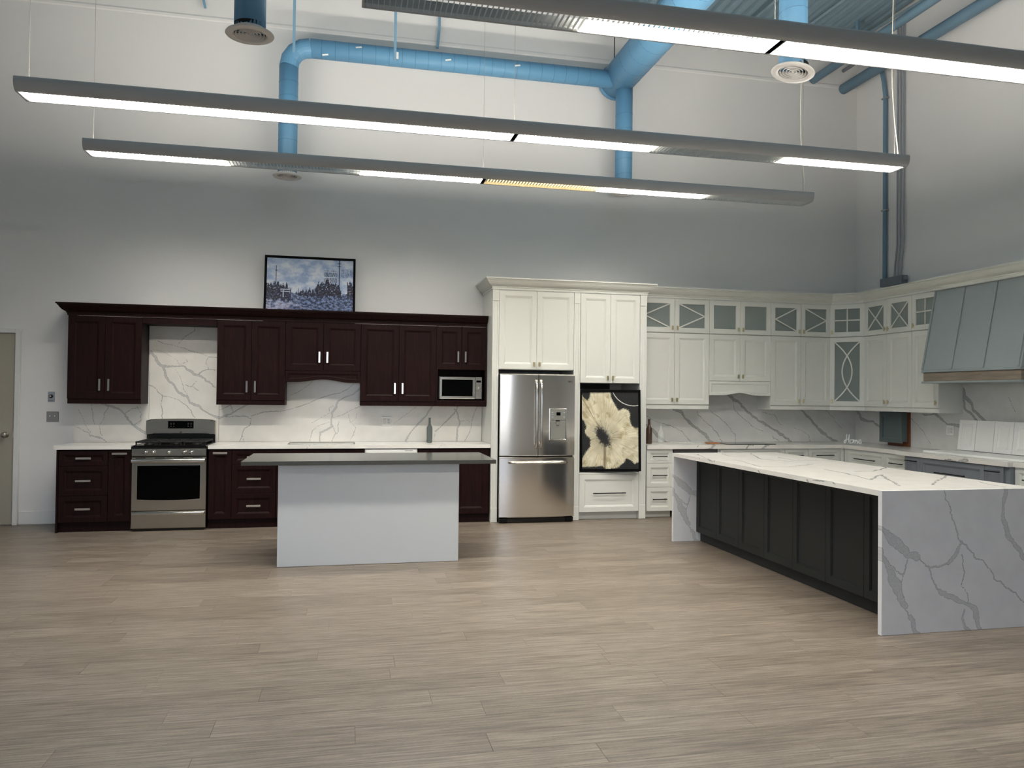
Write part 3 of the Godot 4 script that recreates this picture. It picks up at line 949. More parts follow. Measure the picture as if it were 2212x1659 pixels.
	part("control_strip", ring_mesh(0.594, 0.125, [[0, 0], [0, 0.03], [0.012, 0.04]]), M.plastic_white, t, Vector3(0.306, 0.738, 0.60))
	part("print", box(Vector3(0.46, 0.845, 0.6405), Vector3(0.55, 0.849, 0.641), 0.0), M.print_dark, t)
	# worktops
	solo("worktop", worktop(-2.977, -2.226, 0.875, 0.914, 0.021, 0.65), M.quartz_edge_soft, "short white quartz worktop at the grey door end", "worktop")
	t = thing("worktop", "long white quartz worktop from the range to the tall white cabinet", "worktop")
	st = S()
	var sx0 := -0.63
	var sx1 := 0.12
	for b in [[-1.452, sx0, 0.021, 0.65], [sx1, 1.680, 0.021, 0.65], [sx0, sx1, 0.021, 0.14], [sx0, sx1, 0.50, 0.65]]:
		slab_uv(st, Vector3(b[0], 0.875, b[2]), Vector3(b[1], 0.914, b[3]))
	part("slab", done(st), M.quartz_edge_soft, t)
	t = thing("sink", "undermount steel sink set in the long white worktop", "sink", Vector3(sx0, 0.874, 0.14))
	st = S()
	var W := sx1 - sx0
	bbox(st, Vector3(-0.015, -0.19, -0.015), Vector3(W + 0.015, -0.18, 0.375))
	bbox(st, Vector3(-0.015, -0.19, -0.015), Vector3(0, 0, 0.375))
	bbox(st, Vector3(W, -0.19, -0.015), Vector3(W + 0.015, 0, 0.375))
	bbox(st, Vector3(0, -0.18, -0.015), Vector3(W, 0, 0))
	bbox(st, Vector3(0, -0.18, 0.36), Vector3(W, 0, 0.375))
	part("basin", done(st), M.steel, t)
	part("drain", lathe_mesh([[0.045, -0.18], [0.045, -0.176], [0.0, -0.178]]), M.steel_bright, t, Vector3(W / 2, 0, 0.18))
	part("rim", rim_mesh(W, 0.36, 0.034), M.steel_bright, t, Vector3(W / 2, 0.041, 0.18))
	# backsplash: three slabs
	t = thing("backsplash", "white quartz backsplash with grey veins behind the dark kitchen", "backsplash")
	for b in [[-2.985, -2.201, 0.9145, 1.72], [-2.199, -1.441, 0.86, 2.335], [-1.439, 1.680, 0.9145, 1.80]]:
		st = S()
		vein_slab(st, Vector3(b[0], b[2], 0.001), Vector3(b[1], b[3], 0.02), -2.99, 0.9, 4.68, 1.44)
		part("slab", done(st), M.quartz_dark_side, t)
	outlet("white switch and outlet plate on backsplash below the dark cabinets", Vector3(0.499, 1.161, 0.0205), 0.0)
	# microwave
	t = thing("microwave", "stainless steel microwave oven in the dark cabinet niche", "microwave", Vector3(1.104, 1.4275, 0.04))
	part("case", box(Vector3(-0.012, 0.012, 0.0), Vector3(0.524, 0.288, 0.30), 0.003), M.black_enamel, t)
	for s in [0.04, 0.47]:
		part("foot", box(Vector3(s - 0.02, 0.0, 0.24), Vector3(s + 0.02, 0.0115, 0.28)), M.black_enamel, t)
	var dr := part("door", ring_mesh(0.43, 0.268, [[0, 0], [0, 0.02], [0.003, 0.023], [0.024, 0.023], [0.03, 0.017]], false), M.steel, t, Vector3(0.215, 0.019, 0.30))
	part("window", box(Vector3(-0.205, 0.02, 0.01), Vector3(0.205, 0.25, 0.017), 0.0), M.black_glass, dr)
	part("rail", box(Vector3(-0.21, 0.003, 0.019), Vector3(0.21, 0.034, 0.026), 0.003), M.steel, dr)
	part("rail", box(Vector3(-0.21, 0.232, 0.019), Vector3(0.21, 0.265, 0.026), 0.003), M.steel, dr)
	var cp := part("control_panel", slab_p(0.08, 0.268, 0.023), M.steel, t, Vector3(0.472, 0.019, 0.30))
	part("display", box(Vector3(-0.028, 0.2, 0.023), Vector3(0.028, 0.226, 0.0245), 0.0), M.black_glass, cp)
	for r in 6:
		for c in 3:
			part("button", box(Vector3(-0.008, -0.005, 0), Vector3(0.008, 0.005, 0.002), 0.001), M.plate_grey, cp, Vector3((c - 1) * 0.02, 0.185 - r * 0.018, 0.023))
	part("dial", lathe_mesh([[0.0, 0], [0.017, 0], [0.015, 0.012], [0, 0.012]], 20), M.steel_bright, cp, Vector3(0.0, 0.14, 0.023), Vector3(PI / 2, 0, 0))
	part("button", box(Vector3(-0.02, 0.05, 0.023), Vector3(0.02, 0.062, 0.027), 0.002), M.steel_bright, cp)
	part("door_button", box(Vector3(-0.03, 0.01, 0.023), Vector3(0.03, 0.035, 0.026), 0.002), M.steel, cp)
	lettering("Panasonic", 0.012, cp, Vector3(0, 0.243, 0.0235), M.print_dark)

func lettering(s: String, h: float, parent: Node, at: Vector3, m: Material):
	var tm := TextMesh.new()
	tm.text = s
	var f := SystemFont.new()
	f.font_names = PackedStringArray(["Droid Sans"])
	tm.font = f
	tm.font_size = 32
	tm.pixel_size = h / 32.0
	tm.depth = 0.0006
	part("lettering", tm, m, parent, at)

func rim_mesh(w: float, d: float, r: float) -> ArrayMesh:
	var pts := []
	for c in [[1, 1, 0], [-1, 1, 1], [-1, -1, 2], [1, -1, 3]]:
		for k in 6:
			var a: float = PI / 2 * (c[2] + k / 5.0)
			pts.append(Vector3(c[0] * (w / 2 - r) + cos(a) * r, 0, c[1] * (d / 2 - r) + sin(a) * r))
	pts.append(pts[0])
	return tube_mesh(pts, 0.004, 6)

func worktop(x0: float, x1: float, y0: float, y1: float, z0: float, z1: float) -> ArrayMesh:
	var st := S()
	slab_uv(st, Vector3(x0, y0, z0), Vector3(x1, y1, z1))
	return done(st)

# a slab whose veining is laid out in metres on every face
func slab_uv(st: SurfaceTool, lo: Vector3, hi: Vector3, su := 3.2, sv := 0.3):
	for ax in 3:
		var u := (ax + 1) % 3
		var v := (ax + 2) % 3
		for s in 2:
			var p := []
			var uv := []
			for k in [[0, 0], [1, 0], [1, 1], [0, 1]]:
				var q := Vector3.ZERO
				q[ax] = lo[ax] if s == 0 else hi[ax]
				q[u] = lo[u] if k[0] == 0 else hi[u]
				q[v] = lo[v] if k[1] == 0 else hi[v]
				p.append(q)
				uv.append(Vector2((q.x + q.z * 0.7) / su, (q.y + q.z * 0.31) / sv))
			if s == 0:
				p.reverse()
				uv.reverse()
			uvquad(st, p, uv)

# slab on the back wall, front face printed from an image that spans [u0, u0+uw] x [v0, v0+vh]
func vein_slab(st: SurfaceTool, lo: Vector3, hi: Vector3, u0: float, v0: float, uw: float, vh: float):
	var F := func(x: float, y: float) -> Vector2: return Vector2((x - u0) / uw, 1.0 - (y - v0) / vh)
	var b := 0.0008
	uvquad(st, [Vector3(lo.x + b, lo.y + b, hi.z), Vector3(hi.x - b, lo.y + b, hi.z), Vector3(hi.x - b, hi.y - b, hi.z), Vector3(lo.x + b, hi.y - b, hi.z)], [F.call(lo.x, lo.y), F.call(hi.x, lo.y), F.call(hi.x, hi.y), F.call(lo.x, hi.y)])
	var c := [Vector2(lo.x, lo.y), Vector2(hi.x, lo.y), Vector2(hi.x, hi.y), Vector2(lo.x, hi.y)]
	var i := [Vector2(lo.x + b, lo.y + b), Vector2(hi.x - b, lo.y + b), Vector2(hi.x - b, hi.y - b), Vector2(lo.x + b, hi.y - b)]
	for k in 4:
		var n := (k + 1) % 4
		var ua: Vector2 = F.call(c[k].x, c[k].y)
		var ub: Vector2 = F.call(c[n].x, c[n].y)
		uvquad(st, [Vector3(c[k].x, c[k].y, lo.z), Vector3(c[n].x, c[n].y, lo.z), Vector3(i[n].x, i[n].y, hi.z), Vector3(i[k].x, i[k].y, hi.z)], [ua, ub, ub, ua])

# ---------------------------------------------------------------- range
func range_cooker():
	var t := thing("gas_range", "stainless steel gas range with black cooktop between dark base cabinets", "range", Vector3(-2.218, 0, 0.025))
	var w := 0.757
	var Z := 0.60
	part("body", box(Vector3(0.004, 0.05, 0.0), Vector3(w - 0.004, 0.88, Z), 0.003), M.black_enamel, t)
	part("base", box(Vector3(0.02, 0.003, 0.02), Vector3(w - 0.02, 0.05, Z + 0.02)), M.black_enamel, t)
	var d := part("drawer", ring_mesh(w - 0.006, 0.182, [[0, 0], [0, 0.04], [0.006, 0.046]]), M.range_steel, t, Vector3(w / 2, 0.03, Z))
	part("handle", bow(0.72, 0.034, 0.020, 0.010), M.steel_bright, d, Vector3(0, 0.158, 0.044))
	d = part("oven_door", ring_mesh(w - 0.006, 0.575, [[0, 0], [0, 0.04], [0.006, 0.046]]), M.range_steel, t, Vector3(w / 2, 0.218, Z))
	part("window_frame", arch_plate(0.645, 0.372, 0.014, 0.0485), M.steel_bright, d, Vector3(0, 0.118, 0))
	part("window", arch_plate(0.632, 0.36, 0.013, 0.0495), M.black_glass, d, Vector3(0, 0.124, 0))
	part("handle", bow(0.735, 0.042, 0.052, 0.014), M.steel_bright, d, Vector3(0, 0.538, 0.046))
	for s in [-1, 1]:
		part("handle_bracket", box(Vector3(-0.012, -0.018, 0), Vector3(0.012, 0.018, 0.045), 0.003), M.steel_bright, d, Vector3(s * 0.345, 0.538, 0.045))
	for k in 4:
		part("vent_slot", box(Vector3(-0.05, -0.003, 0), Vector3(0.05, 0.003, 0.002), 0.0), M.black_enamel, d, Vector3(-0.285 + k * 0.19, 0.566, 0.0458))
	d = part("control_panel", ring_mesh(w - 0.006, 0.078, [[0, 0], [0, 0.045], [0.004, 0.05]]), M.range_steel, t, Vector3(w / 2, 0.804, Z))
	for x in [-0.235, -0.158, -0.003, 0.150, 0.226]:
		var kb := part("knob", lathe_mesh([[0.0, 0], [0.026, 0], [0.026, 0.006], [0.021, 0.008], [0.019, 0.03], [0.0, 0.031]]), M.steel_bright, d, Vector3(x, 0.041, 0.05), Vector3(PI / 2, 0, 0))
		part("grip", box(Vector3(-0.004, 0.03, -0.018), Vector3(0.004, 0.04, 0.018), 0.002), M.steel_bright, kb)
	part("cooktop", ring_mesh(w + 0.004, Z + 0.04, [[0, -0.03], [0, 0.02], [0.02, 0.034], [0.03, 0.03]]), M.black_enamel, t, Vector3(w / 2, 0.882, Z + 0.045), Vector3(-PI / 2, 0, 0))
	for gx in 3:
		var cx := 0.135 + gx * 0.243
		for cz in ([0.2, 0.47] if gx != 1 else [0.33]):
			part("burner", lathe_mesh([[0.0, 0], [0.05, 0], [0.05, 0.012], [0.036, 0.014], [0.034, 0.022], [0, 0.023]]), M.iron, t, Vector3(cx, 0.912, cz))
		var st := S()
		for z in [0.085, 0.33, 0.58]:
			bbox(st, Vector3(-0.112, 0.0, z - 0.007), Vector3(0.112, 0.016, z + 0.007), 0.003)
		for x in [-0.105, 0.105]:
			bbox(st, Vector3(x - 0.007, 0.0, 0.085), Vector3(x + 0.007, 0.016, 0.58), 0.003)
		for z in [0.2, 0.47]:
			bbox(st, Vector3(-0.1, 0.002, z - 0.005), Vector3(-0.03, 0.014, z + 0.005), 0.002)
			bbox(st, Vector3(0.03, 0.002, z - 0.005), Vector3(0.1, 0.014, z + 0.005), 0.002)
			bbox(st, Vector3(-0.005, 0.002, z - 0.09), Vector3(0.005, 0.014, z - 0.03), 0.002)
			bbox(st, Vector3(-0.005, 0.002, z + 0.03), Vector3(0.005, 0.014, z + 0.09), 0.002)
		for x in [-0.105, 0.105]:
			for z in [0.092, 0.573]:
				bbox(st, Vector3(x - 0.006, -0.028, z - 0.006), Vector3(x + 0.006, 0.002, z + 0.006))
		part("grate", done(st), M.iron, t, Vector3(cx, 0.942, 0))
	part("back_riser", box(Vector3(0.01, 0.9, 0.0), Vector3(w - 0.01, 1.01, 0.05), 0.003), M.black_enamel, t)
	var bg := part("backguard", guard(w - 0.012, 0.182), M.range_steel, t, Vector3(w / 2, 1.004, 0.0))
	part("display", slab_p(0.275, 0.085, 0.003), M.black_glass, bg, Vector3(0.0, 0.07, 0.0745))
	for q in [[-0.105, 0.13], [-0.075, 0.13], [0.08, 0.13], [0.11, 0.13], [-0.105, 0.112], [-0.075, 0.112], [0.08, 0.112], [0.11, 0.112], [-0.105, 0.094], [-0.075, 0.094], [0.08, 0.094], [0.11, 0.094]]:
		part("key_print", box(Vector3(-0.007, -0.002, 0), Vector3(0.007, 0.002, 0.0004), 0.0), M.plate_grey, bg, Vector3(q[0], q[1], 0.0776))
	part("badge", box(Vector3(-0.01, 0.02, 0.0745), Vector3(0.01, 0.035, 0.076), 0.0), M.print_dark, bg)

# a flat bar bowed out at the middle
func bow(w: float, h: float, out: float, t: float) -> ArrayMesh:
	var st := S(true)
	var N := 16
	for k in N:
		var a := -1.0 + 2.0 * k / N
		var b := -1.0 + 2.0 * (k + 1) / N
		var za := out * (1.0 - 0.35 * a * a)
		var zb := out * (1.0 - 0.35 * b * b)
		var xa := a * w / 2
		var xb := b * w / 2
		var prof := [[-h / 2, 0.0], [-h / 2 + 0.004, t * 0.8], [-h / 4, t], [h / 4, t], [h / 2 - 0.004, t * 0.8], [h / 2, 0.0]]
		for j in prof.size():
			var p: Array = prof[j]
			var q: Array = prof[(j + 1) % prof.size()]
			quad(st, Vector3(xa, p[0], za + p[1]), Vector3(xb, p[0], zb + p[1]), Vector3(xb, q[0], zb + q[1]), Vector3(xa, q[0], za + q[1]))
	for e in [-1.0, 1.0]:
		quad(st, Vector3(e * w / 2, -h / 2, out * 0.65), Vector3(e * w / 2, -h / 2, out * 0.65 + t), Vector3(e * w / 2, h / 2, out * 0.65 + t), Vector3(e * w / 2, h / 2, out * 0.65))
	return done(st)

# a plate with a slightly bowed lower edge
func arch_plate(w: float, h: float, sag: float, z: float) -> ArrayMesh:
	var N := 12
	var a := PackedVector2Array()
	for k in N + 1:
		var x := lerpf(-1.0, 1.0, float(k) / N)
		a.append(Vector2(x * w / 2, -sag * (1.0 - x * x)))
	for k in N + 1:
		a.append(Vector2(lerpf(w / 2, -w / 2, float(k) / N), h))
	return loops_mesh([[a, 0.03], [a, z]])

func guard(w: float, h: float) -> ArrayMesh:
	var a := PackedVector2Array()
	var N := 16
	for k in N + 1:
		var x := lerpf(-1.0, 1.0, float(k) / N)
		a.append(Vector2(x * w / 2, 0.0 if absf(x) > 0.85 else 0.012))
	for k in N + 1:
		var x := lerpf(1.0, -1.0, float(k) / N)
		var y := h - 0.012 * x * x
		if absf(x) > 0.97:
			y -= 0.012
		a.append(Vector2(x * w / 2, y))
	return loops_mesh([[a, 0.0], [a, 0.068], [shrink(a, 0.006, w, h), 0.0745]])

func shrink(a: PackedVector2Array, d: float, w: float, h: float) -> PackedVector2Array:
	var out := PackedVector2Array()
	for p in a:
		out.append(Vector2(p.x * (1.0 - 2 * d / w), h / 2 + (p.y - h / 2) * (1.0 - 2 * d / h)))
	return out

# ---------------------------------------------------------------- tall white cabinets round the fridge
func pilaster(t: Node, x0: float, x1: float, y1: float, z: float):
	var w := x1 - x0
	var p := part("pilaster", ring_mesh(w, y1 - 0.002, [[0, 0], [0, 0.018], [0.002, 0.02], [0.018, 0.02], [0.022, 0.015]]), M.white_lacquer, t, Vector3((x0 + x1) / 2, 0.002, z))
	for y in [0.0, y1 - 0.135]:
		part("plinth_block", slab_p(w, 0.13 if y > 0.0 else 0.17, 0.006), M.white_lacquer, p, Vector3(0, y, 0.02))

func tall_white_cabinets():
	var m: Material = M.white_lacquer
	var Z := 0.64
	var top := 2.745
	var t := thing("fridge_cabinet", "tall white cabinet surround with two doors above the fridge", "cabinet", Vector3(1.683, 0, 0))
	part("side_panel", box(Vector3(0, 0.002, 0.002), Vector3(0.02, top, Z)), m, t)
	part("side_panel", box(Vector3(1.0, 0.002, 0.002), Vector3(1.078, top, Z)), m, t)
	pilaster(t, 0.0, 0.078, top, Z)
	pilaster(t, 1.0, 1.079, top, Z)
	part("body", box(Vector3(0.021, 1.80, 0.002), Vector3(0.999, top, Z)), m, t)
	doors(t, 2, 0.079, 0.999, 1.806, top - 0.006, Z, m, "panel", "knob")
	t = thing("oven_cabinet", "tall white cabinet with open niche holding the flower picture", "cabinet", Vector3(2.7635, 0, 0))
	part("side_panel", box(Vector3(0.767, 0.002, 0.002), Vector3(0.852, top, Z)), m, t)
	pilaster(t, 0.766, 0.8525, top, Z)
	part("body", box(Vector3(0, 1.655, 0.002), Vector3(0.766, top, Z)), m, t)
	doors(t, 2, 0.002, 0.764, 1.657, top - 0.006, Z, m, "panel", "knob")
	var st := S()
	bbox(st, Vector3(0, 0.572, 0.002), Vector3(0.766, 1.654, 0.02))
	bbox(st, Vector3(0, 0.572, 0.02), Vector3(0.018, 1.654, Z - 0.03))
	part("niche_lining", done(st), m, t)
	part("niche_dark_strip", box(Vector3(0.02, 1.585, 0.3), Vector3(0.50, 1.653, 0.318)), M.charcoal, t)  # charcoal strip set back just below the niche top
	part("niche_shelf", box(Vector3(0, 0.552, 0.002), Vector3(0.766, 0.571, Z + 0.018)), m, t)
	part("drawer_box", box(Vector3(0, 0.1, 0.002), Vector3(0.766, 0.551, Z)), m, t)
	drawer(t, 0.002, 0.764, 0.095, 0.551, Z, m, "bar", 0.06)
	part("toe_kick", box(Vector3(0, 0.002, 0.05), Vector3(0.766, 0.099, Z - 0.05)), m, t)
	solo("crown_moulding", sweep([Vector2(1.683, 0.0), Vector2(1.683, 0.66), Vector2(3.616, 0.66), Vector2(3.616, 0.46)], CROWN, 2.746), m, "white crown moulding on the tall fridge cabinets", "moulding")

# ---------------------------------------------------------------- fridge
func curved_door(x0: float, x1: float, h: float, z0: float) -> ArrayMesh:
	var f := S(true)
	var e := S()
	var N := 20
	var zc := func(x: float) -> float: return z0 + 0.05 + 0.032 * (1.0 - pow((x - 0.455) / 0.455, 2.0))
	var prof := [[0.0, -0.05], [0.0, -0.010], [0.008, 0.0], [h - 0.014, 0.0], [h, -0.016], [h, -0.05]]
	for k in N:
		var xa := lerpf(x0, x1, float(k) / N)
		var xb := lerpf(x0, x1, float(k + 1) / N)
		var za: float = zc.call(xa)
		var zb: float = zc.call(xb)
		for j in prof.size() - 1:
			var p: Array = prof[j]
			var q: Array = prof[j + 1]
			var a: float = za + p[1] if p[1] > -0.04 else z0
			var b: float = zb + p[1] if p[1] > -0.04 else z0
			var c: float = zb + q[1] if q[1] > -0.04 else z0
			var d: float = za + q[1] if q[1] > -0.04 else z0
			quad(f if j == 2 else e, Vector3(xa, p[0], a), Vector3(xb, p[0], b), Vector3(xb, q[0], c), Vector3(xa, q[0], d))
	for x in [x0, x1]:
		var z: float = zc.call(x)
		oquad(e, Vector3(x, 0, z0), Vector3(x, 0, z - 0.01), Vector3(x, h, z - 0.016), Vector3(x, h, z0), Vector3((x0 + x1) / 2, h / 2, z0))
		oquad(e, Vector3(x, 0, z - 0.01), Vector3(x, 0.008, z), Vector3(x, h - 0.014, z), Vector3(x, h, z - 0.016), Vector3((x0 + x1) / 2, h / 2, z0))
	var mesh := done(f)
	e.generate_normals()
	return e.commit(mesh)

func bow_handle(len: float, r: float, out: float) -> ArrayMesh:
	var pts := []
	for k in 17:
		var v := -1.0 + k / 8.0
		pts.append(Vector3(0, v * len / 2, out * sqrt(maxf(0.0, 1.0 - pow(absf(v), 4.0))) + 0.004))
	var st := S(true)
	tube(st, pts, r, 10)
	return done(st)

func fridge():
	var t := thing("fridge", "stainless steel french door fridge with water dispenser", "fridge", Vector3(1.767, 0, 0.03))
	part("case", box(Vector3(0.008, 0.05, 0.0), Vector3(0.902, 1.745, 0.66), 0.004), M.charcoal, t)
	part("base_grille", box(Vector3(0.005, 0.004, 0.05), Vector3(0.905, 0.058, 0.70), 0.004), M.black_enamel, t)
	for x in [0.06, 0.85]:
		part("foot", box(Vector3(x - 0.04, 0.006, 0.70), Vector3(x + 0.04, 0.05, 0.715), 0.004), M.black_metal, t)
	var d := part("door", curved_door(0.003, 0.4505, 0.962, 0.668), M.steel, t, Vector3(0, 0.788, 0))
	part("handle", bow_handle(0.80, 0.0125, 0.055), M.steel_bright, d, Vector3(0.425, 0.487, 0.75))
	var r := part("door", curved_door(0.4565, 0.907, 0.962, 0.668), M.steel, t, Vector3(0, 0.788, 0))
	part("handle", bow_handle(0.80, 0.0125, 0.055), M.steel_bright, r, Vector3(0.482, 0.487, 0.75))
	var dz := part("freezer_drawer", curved_door(0.003, 0.907, 0.708, 0.668), M.steel, t, Vector3(0, 0.066, 0))
	part("handle", bow_handle(0.70, 0.0125, 0.05), M.steel_bright, dz, Vector3(0.455, 0.645, 0.752), Vector3(0, 0, PI / 2))
	part("badge", box(Vector3(0.825, 0.868, 0.737), Vector3(0.875, 0.886, 0.7385), 0.0), M.plate_grey, r, Vector3.ZERO)
	part("badge_mark", lathe_mesh([[0.0, 0], [0.007, 0], [0.0, 0.001]], 12), M.print_dark, r, Vector3(0.838, 0.877, 0.7385), Vector3(PI / 2, 0, 0))
	# dispenser
	var n := part("dispenser", ring_mesh(0.215, 0.372, [[0, 0], [0, 0.016], [0.006, 0.018], [0.012, 0.012]], true), M.steel_bright, r, Vector3(0.694, 0.186, 0.733), Vector3(0, 0.06, 0))
	part("control_face", box(Vector3(-0.095, 0.235, 0.012), Vector3(0.095, 0.36, 0.018), 0.002), M.dispenser_grey, n)
	part("recess", recess(0.186, 0.215), M.dispenser_grey, n, Vector3(0, 0.014, 0.0125))
	part("screen", box(Vector3(-0.022, 0.29, 0.018), Vector3(0.028, 0.328, 0.0195), 0.0), M.black_glass, n)
	part("nozzle", box(Vector3(-0.028, 0.222, 0.012), Vector3(0.018, 0.236, 0.03), 0.004), M.charcoal, n)
	part("paddle", box(Vector3(-0.022, 0.175, 0.012), Vector3(0.014, 0.222, 0.024), 0.004), M.dispenser_grey, n)
	for q in [[-0.072, 0.325], [-0.072, 0.30], [-0.072, 0.272], [0.075, 0.325], [0.075, 0.272]]:
		part("button", box(Vector3(-0.012, -0.007, 0), Vector3(0.012, 0.007, 0.0015), 0.0), M.conduit_grey, n, Vector3(q[0], q[1], 0.018))

func recess(w: float, h: float) -> ArrayMesh:
	var st := S(true)
	var N := 12
	for k in N:
		var a := -1.0 + 2.0 * k / N
		var b := -1.0 + 2.0 * (k + 1) / N
		quad(st, Vector3(a * w / 2, 0, 0.004 * a * a), Vector3(b * w / 2, 0, 0.004 * b * b), Vector3(b * w / 2, h, 0.004 * b * b), Vector3(a * w / 2, h, 0.004 * a * a))
	return done(st)

# ---------------------------------------------------------------- the white kitchen
const WB := 1.343
const WD := 0.33
func white_wall_unit(label: String, at: Vector3, turn: float, w: float, n: int, rail := true) -> Node3D:
	var t := thing("wall_cabinet", label, "cabinet", at, turn, "white wall cabinets")
	body(t, w, 2.318 - WB, WD, M.white_lacquer)
	doors(t, n, 0, w, 0.057, 2.318 - WB, WD, M.white_lacquer, "panel", "knob")
	if rail:
		part("light_rail", box(Vector3(0.0, 0.0, WD), Vector3(w, 0.048, WD + 0.012)), M.white_lacquer, t)
	return t

func glass_unit(label: String, at: Vector3, turn: float, w: float, n: int, style: String) -> Node3D:
	var t := thing("glass_cabinet", label, "cabinet", at, turn, "white glass-fronted top cabinets")
	hollow(t, w, 0.443, WD, M.white_lacquer)
	doors(t, n, 0, w, 0.003, 0.440, WD, M.white_lacquer, style, "knob" if style != "grid" else "knob_in")
	return t

func white_kitchen():
	var m: Material = M.white_lacquer
	var R := -PI / 2
	var GY := 2.321
	# wall cabinets on the back wall
	white_wall_unit("white wall cabinet next to the tall white cabinets", Vector3(3.640, WB, 0), 0, 0.967, 2)
	var t := thing("wall_cabinet", "short white wall cabinet with arched valance over black cooktop", "cabinet", Vector3(4.607, 1.522, 0), 0.0, "white wall cabinets")
	part("body", box(Vector3(0.0005, 0.19, 0.021), Vector3(0.8815, 0.796, WD)), m, t)
	doors(t, 2, 0, 0.882, 0.19, 0.796, WD, m, "panel", "knob")
	part("valance", arch_panel(0.876, 0.183, 0.034, 0.0, T, 0.55), m, t, Vector3(0.441, 0.003, WD))
	white_wall_unit("white wall cabinet between the arched valance and the glass corner cabinet", Vector3(5.489, WB, 0), 0, 0.889, 2)
	glass_unit("glass top cabinet with arrow bars next to the tall cabinets", Vector3(3.640, GY, 0), 0, 0.967, 2, "arrow")
	glass_unit("glass top cabinet with plain panes above the arched valance", Vector3(4.607, GY, 0), 0, 0.882, 2, "plain")
	glass_unit("glass top cabinet with arrow bars beside the corner cabinet", Vector3(5.489, GY, 0), 0, 0.889, 2, "arrow")
	# diagonal corner units
	corner_unit("wall_cabinet", "white diagonal corner cabinet with crossing arc bars and glass shelves", WB, 2.318, "arcs", true)
	corner_unit("glass_cabinet", "diagonal glass top cabinet with four square panes in the corner", GY, GY + 0.443, "grid", false)
	# side wall
	white_wall_unit("white two-door wall cabinet on the side wall beside the corner", Vector3(XR, WB, 0.640), R, 0.870, 2)
	white_wall_unit("white single-door wall cabinet beside the grey hood", Vector3(XR, WB, 1.510), R, 0.430, 1)
	glass_unit("glass top cabinet with two cross-barred doors on the side wall", Vector3(XR, GY, 0.640), R, 0.870, 2, "cross")
	glass_unit("glass top cabinet with four panes partly behind the grey hood", Vector3(XR, GY, 1.510), R, 0.430, 1, "grid")
	solo("crown_moulding", sweep([Vector2(3.640, 0.35), Vector2(6.385, 0.35), Vector2(6.67, 0.635), Vector2(6.67, 1.815)], CROWN, 2.765), m, "white crown moulding along the glass top cabinets round the corner", "moulding")
	# base cabinets on the back wall
	var B := 0.61
	t = base_unit("white base cabinet with three drawers next to the tall cabinets", Vector3(3.640, 0, 0), 0, 0.345)
	drawer(t, 0.0, 0.345, 0.675, 0.848, B, m, "bar")
	drawer(t, 0.0, 0.345, 0.380, 0.675, B, m, "bar")
	drawer(t, 0.0, 0.345, 0.085, 0.380, B, m, "bar")
	t = thing("dishwasher", "dark steel dishwasher behind the end of the waterfall island", "dishwasher", Vector3(3.99, 0, 0))
	part("body", box(Vector3(0.008, 0.1, 0.03), Vector3(0.592, 0.84, 0.58)), M.black_enamel, t)
	part("door", slab_front(0.575, 0.735, 0.03), M.steel_dark, t, Vector3(0.30, 0.105, 0.585))
	t = base_unit("white sink base cabinet under the cooktop", Vector3(4.60, 0, 0), 0, 0.928)
	drawer(t, 0.03, 0.928, 0.675, 0.848, B, m, "", 0.03)
	doors(t, 2, 0.03, 0.928, 0.085, 0.675, B, m, "panel", "knob")
	t = base_unit("narrow white base drawer cabinet behind the waterfall island", Vector3(5.529, 0, 0), 0, 0.339)
	drawer(t, 0.0, 0.339, 0.675, 0.848, B, m, "bar")
	drawer(t, 0.0, 0.339, 0.085, 0.675, B, m, "bar")
	t = base_unit("white base drawer cabinet ending at the inner corner", Vector3(5.869, 0, 0), 0, 0.52)
	drawer(t, 0.0, 0.47, 0.675, 0.848, B, m, "bar")
	drawer(t, 0.0, 0.47, 0.085, 0.675, B, m, "bar")
	part("corner_filler", box(Vector3(0.472, 0.085, B), Vector3(0.5195, 0.848, B + T)), m, t)
	# on the side wall
	t = base_unit("white base drawer cabinet on the side wall below the grey wall box", Vector3(XR, 0, 0.685), R, 0.715)
	drawer(t, 0.0, 0.715, 0.62, 0.848, B, m, "bar")
	drawer(t, 0.0, 0.715, 0.085, 0.62, B, m, "bar")
	part("corner_filler", box(Vector3(-0.0535, 0.085, 0.40), Vector3(-0.001, 0.848, B + T)), m, t)
	t = base_unit("white base drawer cabinet touching the grey hood cabinet", Vector3(XR, 0, 1.401), R, 0.40)
	drawer(t, 0.0, 0.40, 0.62, 0.848, B, m, "bar")
	drawer(t, 0.0, 0.40, 0.085, 0.62, B, m, "bar")
	t = thing("base_cabinet", "slate grey base cabinet under the hood with black bar pulls", "cabinet", Vector3(XR, 0, 1.802), R)
	var g: Material = M.cabinet_grey
	part("body", box(Vector3(0, 0.1, 0.021), Vector3(1.44, 0.848, 0.68)), g, t)
	part("toe_kick", box(Vector3(0, 0.002, 0.05), Vector3(1.44, 0.099, 0.63)), g, t)
	drawer(t, 0.02, 0.26, 0.105, 0.846, 0.68, g, "", 0.04)
	pull_bar(t, Vector3(0.14, 0.80, 0.70), 0.17)
	drawer(t, 0.26, 1.15, 0.56, 0.846, 0.68, g, "bar")
	drawer(t, 0.26, 1.15, 0.105, 0.56, 0.68, g, "bar")
	drawer(t, 1.15, 1.38, 0.105, 0.846, 0.68, g, "", 0.04)
	pull_bar(t, Vector3(1.265, 0.79, 0.70), 0.17)
	t = base_unit("white base cabinet beyond the grey hood cabinet at the frame edge", Vector3(XR, 0, 3.244), R, 0.9)
	drawer(t, 0.0, 0.45, 0.62, 0.848, B, m, "bar")
	doors(t, 1, 0.0, 0.45, 0.085, 0.62, B, m, "panel", "knob")
	doors(t, 1, 0.45, 0.9, 0.085, 0.848, B, m, "panel", "knob")
	# worktop, L-shaped with a step out in front of the grey cabinet
	var st := S()
